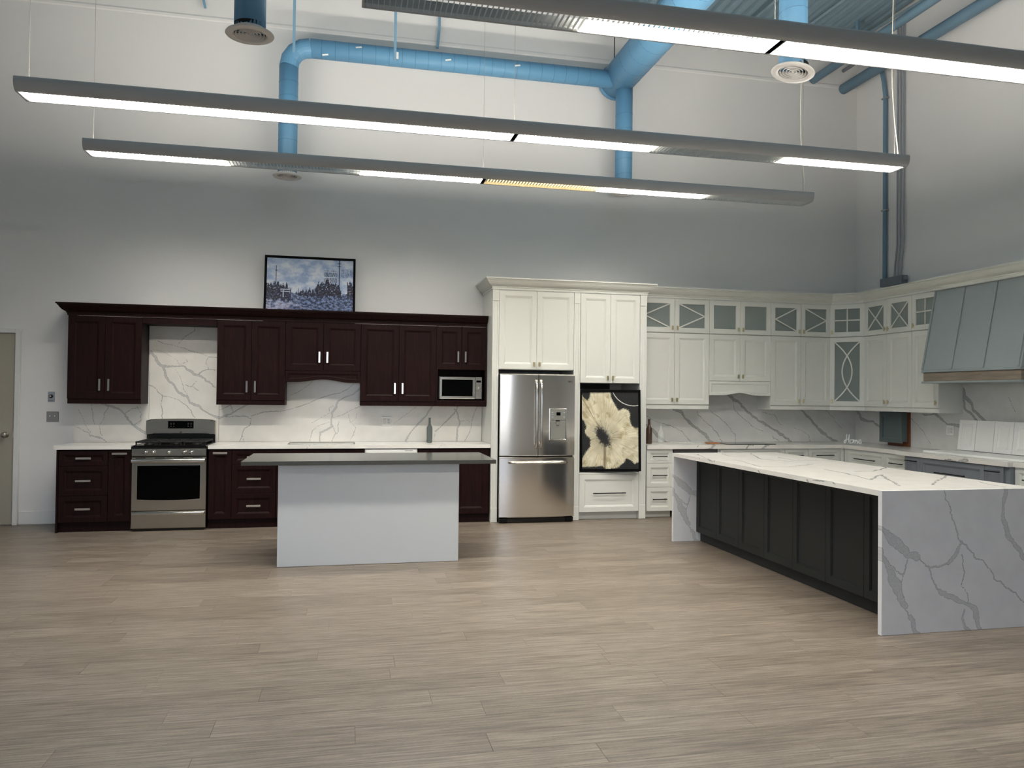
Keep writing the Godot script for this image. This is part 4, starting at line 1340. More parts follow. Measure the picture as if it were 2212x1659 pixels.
	for b in [[3.640, 6.37, 0.021, 0.65], [6.37, 6.999, 0.021, 1.70], [6.30, 6.999, 1.70, 3.25], [6.37, 6.999, 3.25, 4.144]]:
		slab_uv(st, Vector3(b[0], 0.85, b[2]), Vector3(b[1], 0.898, b[3]))
	solo("worktop", done(st), M.quartz_edge, "corner white quartz worktop of the white kitchen stepping out under the hood", "worktop")
	# backsplash
	t = thing("backsplash", "white quartz backsplash with bold diagonal grey veins in the white kitchen", "backsplash")
	st = S()
	vein_slab(st, Vector3(3.640, 0.899, 0.001), Vector3(6.999, 1.70, 0.02), 3.62, 0.88, 3.4, 0.9)
	part("slab", done(st), M.quartz_white_side, t)
	st = S()
	vein_slab(st, Vector3(0.021, 0.899, 0.001), Vector3(4.144, 1.72, 0.02), 0.0, 0.88, 4.3, 0.9)
	part("slab", done(st), M.quartz_return, t, Vector3(XR, 0, 0), Vector3(0, R, 0))
	outlet("white outlet plate on the side wall backsplash beside leaning sample doors", Vector3(6.9995, 1.136, 1.753), R)

func base_unit(label: String, at: Vector3, turn: float, w: float) -> Node3D:
	var t := thing("base_cabinet", label, "cabinet", at, turn, "white base cabinets")
	part("body", box(Vector3(0.0005, 0.085, 0.021), Vector3(w - 0.0005, 0.849, 0.61)), M.white_lacquer, t)
	part("toe_kick", box(Vector3(0.0005, 0.002, 0.05), Vector3(w - 0.0005, 0.084, 0.56)), M.white_lacquer, t)
	return t

func corner_unit(called: String, label: String, y0: float, y1: float, style: String, rail: bool):
	var a := Vector2(6.379, 0.33)
	var b := Vector2(6.69, 0.641)
	var h := y1 - y0
	var t := thing(called, label, "cabinet", Vector3(a.x, y0, a.y), -PI / 4, "white wall cabinets" if rail else "white glass-fronted top cabinets")
	var inv := t.transform.affine_inverse()
	var L := func(x: float, y: float, z: float) -> Vector3: return inv * Vector3(x, y0 + y, z)
	var w := a.distance_to(b)
	var st := S()
	var k := 0.018
	# floor, top and shelves follow the five-sided plan; the back and sides are thin panels
	var plan := [Vector2(a.x, a.y), Vector2(b.x, b.y), Vector2(6.998, 0.638), Vector2(6.998, 0.022), Vector2(6.379, 0.022)]
	var slab := func(s: SurfaceTool, ya: float, yb: float):
		var c := Vector2.ZERO
		for p in plan:
			c += p / 5.0
		var mid: Vector3 = L.call(c.x, (ya + yb) / 2, c.y)
		for i in 5:
			var p: Vector2 = plan[i]
			var q: Vector2 = plan[(i + 1) % 5]
			oquad(s, L.call(p.x, ya, p.y), L.call(q.x, ya, q.y), L.call(q.x, yb, q.y), L.call(p.x, yb, p.y), mid)
			otri(s, L.call(p.x, ya, p.y), L.call(q.x, ya, q.y), L.call(c.x, ya, c.y), mid)
			otri(s, L.call(p.x, yb, p.y), L.call(q.x, yb, q.y), L.call(c.x, yb, c.y), mid)
	slab.call(st, 0.05 if rail else 0.0, 0.07 if rail else k)
	slab.call(st, h - k, h)
	var y2 := 0.05 if rail else 0.0
	for e in [[2, 3], [3, 4]]:
		var p: Vector2 = plan[e[0]]
		var q: Vector2 = plan[e[1]]
		quad(st, L.call(p.x, y2, p.y), L.call(q.x, y2, q.y), L.call(q.x, h, q.y), L.call(p.x, h, p.y))
	part("body", done(st), M.white_lacquer, t)
	if rail:
		for y in [0.36, 0.64]:
			st = S()
			slab.call(st, y, y + 0.006)
			part("shelf", done(st), M.shelf_edge, t)
	doors(t, 1, 0.0, w, 0.057 if rail else 0.003, h - 0.003 if not rail else h, 0.0, M.white_lacquer, style, "knob_in")
	if rail:
		part("light_rail", box(Vector3(-0.005, 0.0, 0.0), Vector3(w + 0.005, 0.048, 0.012)), M.white_lacquer, t)

func hood_on_side_wall():
	var t := thing("range_hood", "large slate grey range hood with raised battens and a wood band", "hood", Vector3(6.999, 1.683, 1.955), -PI / 2)
	var w := 1.32
	var g: Material = M.slate_grey
	part("lip", box(Vector3(0, 0, 0), Vector3(w, 0.02, 0.575), 0.004), g, t)
	part("wood_band", box(Vector3(0.012, 0.021, 0.0), Vector3(w - 0.012, 0.12, 0.555), 0.003), M.weathered_wood, t)
	part("lip", box(Vector3(0, 0.121, 0), Vector3(w, 0.147, 0.575), 0.004), g, t)
	var st := S()
	var mid := Vector3(w / 2, 0.6, 0.2)
	var y0 := 0.148
	var y1 := 1.06
	var d0 := 0.565
	var d1 := 0.385
	for q in [[[0, y0, d0], [w, y0, d0], [w, y1, d1], [0, y1, d1]], [[0, y0, 0], [0, y0, d0], [0, y1, d1], [0, y1, 0]], [[w, y0, 0], [w, y0, d0], [w, y1, d1], [w, y1, 0]], [[0, y1, 0], [w, y1, 0], [w, y1, d1], [0, y1, d1]]]:
		var p := []
		for v in q:
			p.append(Vector3(v[0], v[1], v[2]))
		oquad(st, p[0], p[1], p[2], p[3], mid)
	part("canopy", done(st), g, t)
	var tilt := -atan((d0 - d1) / (y1 - y0))
	var len := Vector2(d0 - d1, y1 - y0).length()
	for x in [0.012, 0.437, 0.862, 1.287]:
		part("batten", box(Vector3(-0.011, 0.004, 0.0), Vector3(0.011, len - 0.004, 0.013), 0.003), g, t, Vector3(x, y0, d0), Vector3(tilt, 0, 0))
	solo("crown_moulding", sweep([Vector2(6.66, 1.915), Vector2(6.585, 1.915), Vector2(6.585, 4.0)], CROWN, 2.748), M.white_lacquer, "white crown moulding over the grey range hood", "moulding")
	part("top_board", box(Vector3(0, 1.061, 0), Vector3(w, 1.064, 0.40)), M.white_lacquer, t)

# ---------------------------------------------------------------- islands
func dark_topped_island():
	var t := thing("kitchen_island", "small island with plain white back panel under dark grey top", "island", Vector3(-0.553, 0, 0))
	var w := 1.566
	part("body", box(Vector3(0.02, 0.1, 1.93), Vector3(w - 0.02, 0.878, 2.634)), M.cherry, t)
	part("toe_kick", box(Vector3(0.03, 0.002, 2.0), Vector3(w - 0.03, 0.099, 2.634)), M.cherry, t)
	part("end_panel", box(Vector3(0.0, 0.002, 1.93), Vector3(0.019, 0.878, 2.634)), M.panel_white, t)
	part("end_panel", box(Vector3(w - 0.019, 0.002, 1.93), Vector3(w, 0.878, 2.634)), M.panel_white, t)
	part("back_panel", box(Vector3(0.0, 0.002, 2.635), Vector3(w, 0.878, 2.655), 0.002), M.panel_white, t)
	for k in 3:
		part("door", panel_door(0.5, 0.75), M.cherry, t, Vector3(0.28 + k * 0.503, 0.11, 1.929), Vector3(0, PI, 0))
	solo("worktop", box(Vector3(-0.849, 0.879, 1.833), Vector3(1.337, 0.915, 2.733), 0.002), M.dark_quartz, "dark grey speckled quartz worktop of the small island", "worktop")

func waterfall_island():
	var x0 := 3.334
	var x1 := 4.530
	var z0 := 2.07
	var z1 := 5.257
	var k := 0.035
	var t := thing("island_worktop", "white veined quartz waterfall worktop of the large island", "worktop", Vector3(0, 0, 0))
	# top, with veins laid out along its length
	var st := S()
	var U := func(p: Vector3) -> Vector2: return Vector2((p.z - 2.05) / 3.24, 1.0 - (p.x - 3.32) / 1.22)
	var za := z0 + k + 0.0003
	var zb := z1 - k - 0.0003
	var c := [Vector3(x0, 0.915, zb), Vector3(x1, 0.915, zb), Vector3(x1, 0.915, za), Vector3(x0, 0.915, za)]
	uvquad(st, c, [U.call(c[0]), U.call(c[1]), U.call(c[2]), U.call(c[3])])
	for e in [[0, 1], [1, 2], [2, 3], [3, 0]]:
		var a: Vector3 = c[e[0]]
		var b: Vector3 = c[e[1]]
		var dn := Vector3(0, -k, 0)
		uvquad(st, [a + dn, b + dn, b, a], [U.call(a) + Vector2(0, 0.03), U.call(b) + Vector2(0, 0.03), U.call(b), U.call(a)])
	var dn2 := Vector3(0, -k, 0)
	uvquad(st, [c[3] + dn2, c[2] + dn2, c[1] + dn2, c[0] + dn2], [U.call(c[3]), U.call(c[2]), U.call(c[1]), U.call(c[0])])
	part("top", done(st), M.quartz_top, t)
	for z in [z1, z0 + k]:
		st = S()
		vein_slab(st, Vector3(x0, 0.001, -k), Vector3(x1, 0.915, 0.0), 3.31, 0.0, 1.24, 0.93)
		part("waterfall_leg", done(st), M.quartz_leg, t, Vector3(0, 0, z))
	t = thing("kitchen_island", "large charcoal island cabinet with seven framed panels", "island", Vector3(3.588, 0, z0 + k + 0.002))
	var L := z1 - z0 - 2 * k - 0.004
	part("body", box(Vector3(0.021, 0.1, 0), Vector3(0.90, 0.878, L)), M.charcoal, t)
	part("toe_kick", box(Vector3(0.05, 0.002, 0), Vector3(0.85, 0.099, L)), M.charcoal, t)
	var n := 7
	var w := (L - 0.035) / n
	for i in n:
		part("panel", shaker_door(w - 0.003, 0.778), M.charcoal, t, Vector3(0.021, 0.1, w * (i + 0.5)), Vector3(0, -PI / 2, 0))
	part("filler_strip", box(Vector3(0.003, 0.1, L - 0.034), Vector3(0.0205, 0.878, L)), M.charcoal, t)
	part("corner_foot", box(Vector3(0.005, 0.002, L - 0.05), Vector3(0.06, 0.10, L - 0.002), 0.012), M.black_enamel, t)

# ---------------------------------------------------------------- suspended lights
func lights():
	suspended("row farthest from the camera", -2.33, [[1.0, 0.0, 1.0], [0.35, 1.0, 0.0]], 3.665, 1.875)
	suspended("longest row, in the middle, lit almost throughout", -2.33, [[1.0, 1.0, 1.0], [1.0, 0.0, 1.0]], 3.632, 3.335)
	suspended("short row nearest the camera with an unlit end", 0.066, [[0.0, 1.0], [1.0, 1.0]], 3.622, 5.34)

func suspended(which: String, x0: float, sections: Array, y: float, z: float):
	var t := thing("pendant_light", "grey suspended linear fluorescent light, " + which, "light", Vector3(x0, y, z), 0.0, "suspended linear lights")
	var x := 0.0
	var tl := 1.219
	# outline of one side of the housing: [out, up]
	var prof := [[0.088, 0.0], [0.098, -0.002], [0.118, 0.010], [0.132, 0.030], [0.139, 0.058], [0.139, 0.088], [0.132, 0.100], [0.126, 0.098], [0.126, 0.070], [0.120, 0.040], [0.106, 0.018], [0.090, 0.006]]
	for si in sections.size():
		var lit: Array = sections[si]
		var w := tl * lit.size() + 0.01
		var st := S(true)
		for s in [-1.0, 1.0]:
			for j in prof.size():
				var p: Array = prof[j]
				var q: Array = prof[(j + 1) % prof.size()]
				var a := Vector3(x, p[1], s * p[0])
				var b := Vector3(x + w, p[1], s * p[0])
				var c := Vector3(x + w, q[1], s * q[0])
				var d := Vector3(x, q[1], s * q[0])
				if s > 0.0:
					quad(st, a, b, c, d)
				else:
					quad(st, b, a, d, c)
		part("housing", done(st), M.fixture_grey, t)
		for e in [x, x + w]:
			var outer: bool = (si == 0 and e == x) or (si == sections.size() - 1 and e != x)
			st = S()
			var half := 0.006 if outer else 0.016
			var pts := PackedVector2Array()
			for j in 7:
				pts.append(Vector2(prof[j][0] - 0.001, prof[j][1] + 0.001))
			for j in 7:
				pts.append(Vector2(-prof[6 - j][0] + 0.001, prof[6 - j][1] + 0.001))
			var c := Vector3(e, 0.04, 0)
			for f in [-half, half]:
				for j in pts.size():
					var p := pts[j]
					var q := pts[(j + 1) % pts.size()]
					otri(st, Vector3(e + f, p.y, p.x), Vector3(e + f, q.y, q.x), Vector3(e + f, 0.03, 0), c)
			for j in pts.size():
				var p := pts[j]
				var q := pts[(j + 1) % pts.size()]
				oquad(st, Vector3(e - half, p.y, p.x), Vector3(e + half, p.y, p.x), Vector3(e + half, q.y, q.x), Vector3(e - half, q.y, q.x), c)
			part("end_cap" if outer else "joint", done(st), M.fixture_grey, t)
		# louver: cross blades between the side lips
		st = S()
		var bx := x + 0.02
		while bx < x + w - 0.02:
			bbox(st, Vector3(bx - 0.0008, 0.002, -0.087), Vector3(bx + 0.0008, 0.022, 0.087))
			bx += 0.031
		for s in [-1.0, 1.0]:
			quad(st, Vector3(x, 0.001, s * 0.087), Vector3(x + w, 0.001, s * 0.087), Vector3(x + w, 0.028, s * 0.096), Vector3(x, 0.028, s * 0.096))
		part("louver", done(st), M.louver_white, t).set_meta("kind", "stuff")
		for k in lit.size():
			var v: float = lit[k]
			var cx := x + 0.005 + tl * (k + 0.5)
			var tm: Material = M.lamp_tube if v > 0.9 else (M.lamp_dim if v > 0.0 else M.lamp_off)
			part("lamp_tube", rod(Vector3(cx - 0.595, 0.068, 0), Vector3(cx + 0.595, 0.068, 0), 0.013, 12), tm, t)
			if v > 0.0:
				for up in [false, true]:
					var l := AreaLight3D.new()
					l.name = "lamp_glow"
					l.area_size = Vector2(1.18, 0.10 if up else 0.13)
					l.light_color = Color(1.0, 0.975, 0.93) if v > 0.9 else Color(1.0, 0.84, 0.56)
					l.light_energy = (LAMP_UP if up else LAMP_DOWN) * v * (1.0 if v > 0.9 else 0.25)
					l.area_range = 30.0
					l.shadow_enabled = true
					l.position = Vector3(cx, 0.084 if up else 0.030, 0)
					l.rotation.x = PI / 2 if up else -PI / 2
					t.add_child(l, true)
		x += w + 0.002
	var ch := CEIL - y
	for cx in [0.045, x / 2, x - 0.05]:
		part("cable", rod(Vector3(cx, 0.03, 0), Vector3(cx, ch, 0), 0.0016, 5), M.cable, t)
		part("cable_grip", rod(Vector3(cx, 0.03, 0), Vector3(cx, 0.13, 0), 0.005, 8), M.cable, t)
	var pts := []
	var sway := [[0.0, 0.03], [0.005, 0.10], [-0.005, 0.22], [-0.035, 0.45], [-0.06, 0.75], [-0.065, 1.1], [-0.05, 1.7], [-0.045, ch]]
	for p in sway:
		pts.append(Vector3(x - 0.03 + p[0], p[1], 0.02))
	part("power_cord", tube_mesh(pts, 0.0055, 6), M.cord_white, t)

# ---------------------------------------------------------------- ducts and pipes
func diffuser(parent: Node, at: Vector3, turn := Vector3.ZERO, size := 1.0):
	var d := part("diffuser", lathe_mesh([[0.108, 0.03], [0.108, 0.005], [0.16, -0.002], [0.166, -0.010], [0.160, -0.016], [0.125, -0.020], [0.112, -0.014], [0.112, 0.005]], 36), M.grille_white, parent, at, turn)
	d.scale = Vector3(size, size, size)
	part("throat", lathe_mesh([[0.0, 0.06], [0.107, 0.06], [0.107, 0.0]], 24), M.duct_inside, d)
	for r in [0.095, 0.072, 0.049, 0.027]:
		part("ring", lathe_mesh([[r, 0.012], [r + 0.005, -0.012], [r + 0.007, -0.012], [r + 0.002, 0.012]], 30), M.grille_white, d)
	part("centre", lathe_mesh([[0.0, -0.010], [0.012, -0.008], [0.014, 0.0]], 16), M.grille_white, d)
	part("spoke", box(Vector3(-0.11, 0.006, -0.002), Vector3(0.11, 0.010, 0.002), 0.0), M.grille_white, d)

func seams(parent: Node, a: Vector3, b: Vector3, r: float, pitch: float, spiral: float):
	var st := S()
	var d := (b - a).normalized()
	var n := int(a.distance_to(b) / pitch)
	var u := d.cross(Vector3(0.2, 0.9, 0.35)).normalized()
	var v := d.cross(u)
	for i in n:
		var c := a + d * pitch * (i + 0.5)
		var pts := []
		for k in 25:
			var an := TAU * k / 24.0
			pts.append(c + (u * cos(an) + v * sin(an)) * r + d * spiral * (k / 24.0 - 0.5))
		tube(st, pts, 0.0022, 4)
	part("seams", done(st), M.seam_dark_blue, parent).set_meta("kind", "stuff")

func ducts():
	var t := thing("air_duct", "pale blue air duct with round drops running along the back wall", "duct", Vector3(0, 0, 0))
	var r := 0.108
	var Y := 5.515
	var Z := 0.33
	var st := S(true)
	tube(st, [Vector3(-0.45, Y, Z), Vector3(3.25, Y, Z)], r, 28)
	part("branch", done(st), M.duct_blue, t)
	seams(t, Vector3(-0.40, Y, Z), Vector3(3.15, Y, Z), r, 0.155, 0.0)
	var el := []
	for k in 5:
		var a := PI / 2 + PI / 2 * k / 4.0
		el.append(Vector3(-0.45 + cos(a) * 0.24, Y - 0.24 + sin(a) * 0.24, Z))
	st = S()
	tube(st, el, r + 0.001, 24)
	part("elbow", done(st), M.duct_blue, t)
	st = S(true)
	tube(st, [Vector3(-0.69, 4.03, Z), Vector3(-0.69, Y - 0.24, Z)], r, 28)
	part("drop", done(st), M.duct_blue, t)
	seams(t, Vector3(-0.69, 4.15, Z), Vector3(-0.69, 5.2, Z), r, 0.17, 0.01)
	diffuser(t, Vector3(-0.69, 4.01, Z))
	st = S(true)
	tube(st, [Vector3(3.38, 5.58, 0.10), Vector3(3.38, 5.58, ZF - 4.0)], 0.211, 40)
	part("trunk", done(st), M.duct_blue, t)
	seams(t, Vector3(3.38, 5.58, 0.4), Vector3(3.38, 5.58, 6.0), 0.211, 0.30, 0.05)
	st = S(true)
	tube(st, [Vector3(3.38, 5.58, 0.07), Vector3(3.38, 5.58, 0.12)], 0.226, 40)
	part("end_cap", done(st), M.duct_blue, t)
	st = S(true)
	tube(st, [Vector3(3.41, 4.10, Z + 0.02), Vector3(3.41, 5.47, Z + 0.02)], r, 28)
	part("drop", done(st), M.duct_blue, t)
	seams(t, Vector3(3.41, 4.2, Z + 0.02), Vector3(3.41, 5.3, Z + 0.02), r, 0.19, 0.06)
	diffuser(t, Vector3(3.41, 4.085, Z + 0.02))
	for x in [-0.63, 0.52]:
		part("hanger_strap", box(Vector3(x - 0.016, 5.42 if x > 0 else 5.40, Z + 0.105), Vector3(x + 0.016, CEIL, Z + 0.11), 0.0), M.strap_blue, t)
	part("hanger_rod", rod(Vector3(3.22, 5.72, 0.5), Vector3(3.22, CEIL, 0.5), 0.006, 6), M.black_metal, t)
	part("hanger_rod", rod(Vector3(3.60, 5.5, 2.6), Vector3(3.60, CEIL, 2.6), 0.006, 6), M.black_metal, t)
	for q in [[-0.28, 5.43], [0.10, 5.54], [2.0, 5.52], [1.15, 5.50]]:
		part("paint_chip", box(Vector3(-0.035, -0.008, 0), Vector3(0.035, 0.010, 0.002), 0.0005), M.paint_chip, t, Vector3(q[0], q[1], Z + sqrt(r * r - pow(q[1] - Y, 2.0)) + 0.0005), Vector3(-asin((q[1] - Y) / r), 0, 0.2))
	part("scraped_band", box(Vector3(0.535, 5.45, Z + 0.104), Vector3(0.56, 5.53, Z + 0.1115), 0.001), M.paint_chip, t)
	# the drop under the trunk, with a tilted grille
	var spot := Vector3(3.41, 4.07, 4.12)
	st = S(true)
	tube(st, [spot + Vector3(0, 0.02, 0), Vector3(3.41, 5.45, 4.12)], r, 28)
	part("drop", done(st), M.duct_blue, t)
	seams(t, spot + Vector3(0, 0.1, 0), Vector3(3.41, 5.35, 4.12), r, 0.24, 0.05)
	diffuser(t, spot, Vector3(0.0, 0, -0.20))
	part("clamp_screw", rod(spot + Vector3(0.0, 0.03, 0.10), spot + Vector3(0.0, 0.03, 0.125), 0.008, 6), M.conduit_grey, t)
	spot = Vector3(-0.617, 3.755, 4.48)
	t = thing("duct_drop", "dark blue duct drop with round grille hanging above the middle light", "duct", spot)
	st = S(true)
	tube(st, [Vector3(0, 0.02, 0), Vector3(0, CEIL - spot.y, 0)], 0.096, 28)
	part("pipe", done(st), M.duct_blue, t)
	seams(t, Vector3(0, 0.1, 0), Vector3(0, 2.6, 0), 0.096, 0.24, 0.05)
	diffuser(t, Vector3.ZERO, Vector3(0.03, 0, 0.02), 0.89)
	# pipes out of the back wall near the corner
	var names := ["thick blue-grey pipe coming out of the back wall, lower of two", "blue-grey pipe coming out of the back wall nearer the duct grille", "thin grey pipe stub between the two blue-grey pipes"]
	var pp := [[6.80, 5.86, 0.072, 9.0], [6.32, 5.94, 0.055, 9.0], [6.80, 6.12, 0.025, 0.9]]
	for k in 3:
		st = S(true)
		tube(st, [Vector3(0, 0, 0.002), Vector3(0, 0, pp[k][3])], pp[k][2], 20)
		solo("pipe", done(st), M.pipe_blue if k < 2 else M.conduit_grey, names[k], "pipe", Vector3(pp[k][0], pp[k][1], 0))
	# conduits and box on the side wall
	t = thing("conduit", "thick blue-grey conduit rising up the side wall with a kink", "conduit", Vector3(6.985, 3.10, 0.632))
	part("pipe", tube_mesh([Vector3(0, -0.008, 0), Vector3(0, 2.45, 0), Vector3(-0.01, 2.65, -0.02), Vector3(-0.03, 3.05, -0.10)], 0.028, 12), M.pipe_blue, t)
	for y in [0.9, 1.5, 2.4]:
		part("strap", box(Vector3(-0.03, y, -0.045), Vector3(0.03, y + 0.02, 0.045), 0.002), M.conduit_grey, t)
	t = thing("junction_box", "dark grey electrical trough box behind the crown moulding", "box", Vector3(6.92, 2.98, 0.62))
	part("case", box(Vector3(0, 0, 0), Vector3(0.099, 0.11, 0.40), 0.003), M.cabinet_grey, t)
	part("knockout", rod(Vector3(0.05, 0.07, 0.40), Vector3(0.05, 0.07, 0.44), 0.02, 12), M.conduit_grey, t)
	var which := ["innermost", "middle", "outermost"]
	for k in 3:
		var z := 0.86 + k * 0.058
		solo("conduit", tube_mesh([Vector3(0, 0, -0.05), Vector3(0, 0.14, -0.04), Vector3(0, 0.42, 0), Vector3(0, 3.35, 0)], 0.011, 10), M.conduit_grey, which[k] + " of three thin grey conduits above the trough box", "conduit", Vector3(6.99, 3.092, z), Vector3.ZERO, "thin grey conduits")
	# loose wall brackets and roof bracing
	for k in 2:
		var at: Vector3 = [Vector3(-1.66, 5.98, 0.06), Vector3(1.06, 5.80, 0.06)][k]
		solo("wall_bracket", tube_mesh([Vector3(0, 0, 0), Vector3(0.02 if k else -0.05, 0.24, 0.0), Vector3(0.03 if k else -0.1, 0.6, -0.05)], 0.02, 4), M.strap_blue, ["pale blue bracket stub high on the wall beside the dark duct drop", "pale blue bracket stub on the wall above the blue branch duct"][k], "bracket", at)
	var brace := [[Vector3(6.90, 6.50, 0.1), Vector3(6.90, 6.42, 1.6)], [Vector3(6.0, 6.50, 0.05), Vector3(6.0, 6.44, 1.6)], [Vector3(5.2, 6.50, 0.05), Vector3(5.2, 6.44, 1.6)]]
	for k in 3:
		solo("roof_brace", rod(brace[k][0], brace[k][1], 0.022, 4), M.deck_paint, ["blue-grey roof brace along the side wall", "blue-grey roof brace between the pipes and the duct drop", "blue-grey roof brace behind the bright duct drop"][k], "brace")
	solo("hanger_rod", rod(Vector3(6.62, 6.2, 0.55), Vector3(6.62, CEIL, 0.55), 0.03, 6), M.pipe_blue, "short blue-grey hanger under the roof deck by the corner", "hanger")

# ---------------------------------------------------------------- things on the counters
func bottle(label: String, at: Vector3, h: float, r: float, m: Material):
	var t := thing("bottle", label, "bottle", at)
	part("glass", lathe_mesh([[0.0, 0.003], [r * 0.9, 0.0], [r, 0.012], [r, h * 0.56], [r * 0.93, h * 0.63], [r * 0.55, h * 0.70], [r * 0.40, h * 0.75], [r * 0.36, h * 0.97], [r * 0.42, h * 0.972], [r * 0.42, h], [r * 0.28, h]], 28), m, t)
	part("collar", lathe_mesh([[r * 0.375, h * 0.93], [r * 0.43, h * 0.935], [r * 0.43, h * 0.95], [r * 0.375, h * 0.955]], 20), m, t)

func counter_things():
	bottle("smoky grey wine bottle on the worktop below the microwave", Vector3(1.0, 0.9145, 0.26), 0.30, 0.036, M.smoke_glass)
	bottle("brown amber wine bottle on the worktop beside the tall white cabinet", Vector3(3.785, 0.8985, 0.35), 0.315, 0.039, M.amber_glass)
	bottle("clear glass bottle beside the brown bottle", Vector3(3.955, 0.8985, 0.33), 0.24, 0.041, M.clear_glass)
	for k in 2:
		var t := thing("glass_dish", ["clear glass dish beside the clear bottle", "clear glass dish next to the wooden board"][k], "dish", Vector3(4.19 + k * 0.25, 0.8985, 0.36 - k * 0.05), 0.0, "clear glass dishes")
		part("bowl", lathe_mesh([[0.0, 0.004], [0.07, 0.0], [0.09, 0.006], [0.115, 0.020], [0.119, 0.020], [0.092, 0.003]], 28), M.clear_glass, t)
		part("rim", rim_mesh(0.236, 0.236, 0.1179), M.clear_glass, t, Vector3(0, 0.021, 0))
	solo("wooden_board", board_round(0.09, 0.016), M.board_wood, "small round wooden board at the end of the cooktop", "board", Vector3(4.655, 0.8985, 0.36))
	var ct := thing("cooktop", "thin black glass cooktop under the arched white valance", "cooktop", Vector3(5.10, 0.8985, 0.33))
	part("glass", box(Vector3(-0.34, 0, -0.22), Vector3(0.34, 0.007, 0.24), 0.002), M.black_glass, ct)
	for q in [[-0.17, -0.08], [0.17, -0.08], [-0.17, 0.12], [0.17, 0.12]]:
		part("ring_mark", lathe_mesh([[0.075, 0.0], [0.078, 0.0003], [0.081, 0.0]], 28), M.plate_grey, ct, Vector3(q[0], 0.007, q[1]))
	# the word sign, bent from thick white wire
	var s := thing("word_sign", "small white script sign reading Home on the corner worktop", "sign", Vector3(6.425, 0.8985, 0.575), -0.18)
	var U := 0.000512
	var strokes := {
		"letter_h": [[[330, 235], [327, 290], [325, 340], [320, 400], [302, 448], [278, 462], [260, 440], [266, 410], [290, 390], [330, 375], [378, 350], [392, 300], [397, 240]], [[397, 240], [392, 330], [386, 400], [392, 448], [412, 466], [440, 462], [460, 452]]],
		"letter_o": [[[462, 464], [430, 440], [414, 405], [424, 376], [446, 374], [464, 396], [486, 372], [506, 378], [508, 408], [490, 440], [462, 464]]],
		"letter_m": [[[505, 385], [516, 378], [522, 420], [522, 472]], [[522, 420], [536, 388], [552, 384], [562, 410], [564, 470]], [[564, 415], [578, 388], [594, 384], [604, 410], [608, 478]]],
		"letter_e": [[[612, 460], [650, 438], [690, 424], [704, 400], [692, 374], [668, 370], [648, 392], [642, 430], [654, 464], [682, 478], [704, 464], [720, 434]]]}
	for k in strokes:
		var st := S()
		for line in strokes[k]:
			var pts := []
			for p in line:
				pts.append(Vector3((p[0] - 258) * U, (481 - p[1]) * U + 0.0062, 0))
			tube(st, pts, 0.0062, 8)
		part(k, done(st), M.sign_white, s)
	# grey box on the side wall
	var t := thing("wall_box", "grey-green panelled box on brown wood backing in the corner", "box", Vector3(6.999, 0.94, 0.675), -PI / 2)
	part("backing_board", box(Vector3(0.05, -0.04, 0.0), Vector3(0.43, 0.395, 0.03)), M.brown_wood, t)
	part("case", box(Vector3(0.004, 0.02, 0.031), Vector3(0.408, 0.395, 0.10)), M.wall_box_grey, t)
	part("front", shaker_door(0.412, 0.395, 0.055), M.wall_box_grey, t, Vector3(0.206, 0.0, 0.101))
	# sample doors and board under the hood
	solo("sample_board", box(Vector3(6.45, 0.8985, 1.96), Vector3(6.985, 0.922, 3.62), 0.002), M.plastic_white, "flat white sample board lying on the worktop under the hood", "board")
	var which := ["white sample door leaning by the outlet plate", "second white sample door from the outlet plate", "third white sample door from the outlet plate", "white sample door at the frame edge under the hood"]
	for k in 4:
		t = thing("sample_door", which[k], "sample door", Vector3(6.87, 0.923, 1.985 + 0.247 * k), 0.0, "white sample doors")
		var d := part("panel", panel_door(0.242, 0.345, 0.045) if k != 1 else slab_front(0.242, 0.345), M.plastic_white, t, Vector3(0, 0.0, 0.12), Vector3(0, -PI / 2, 0))
		d.transform = Transform3D(Basis(Vector3.UP, -PI / 2) * Basis(Vector3.RIGHT, -0.12), Vector3(0.03, 0.003, 0.12))

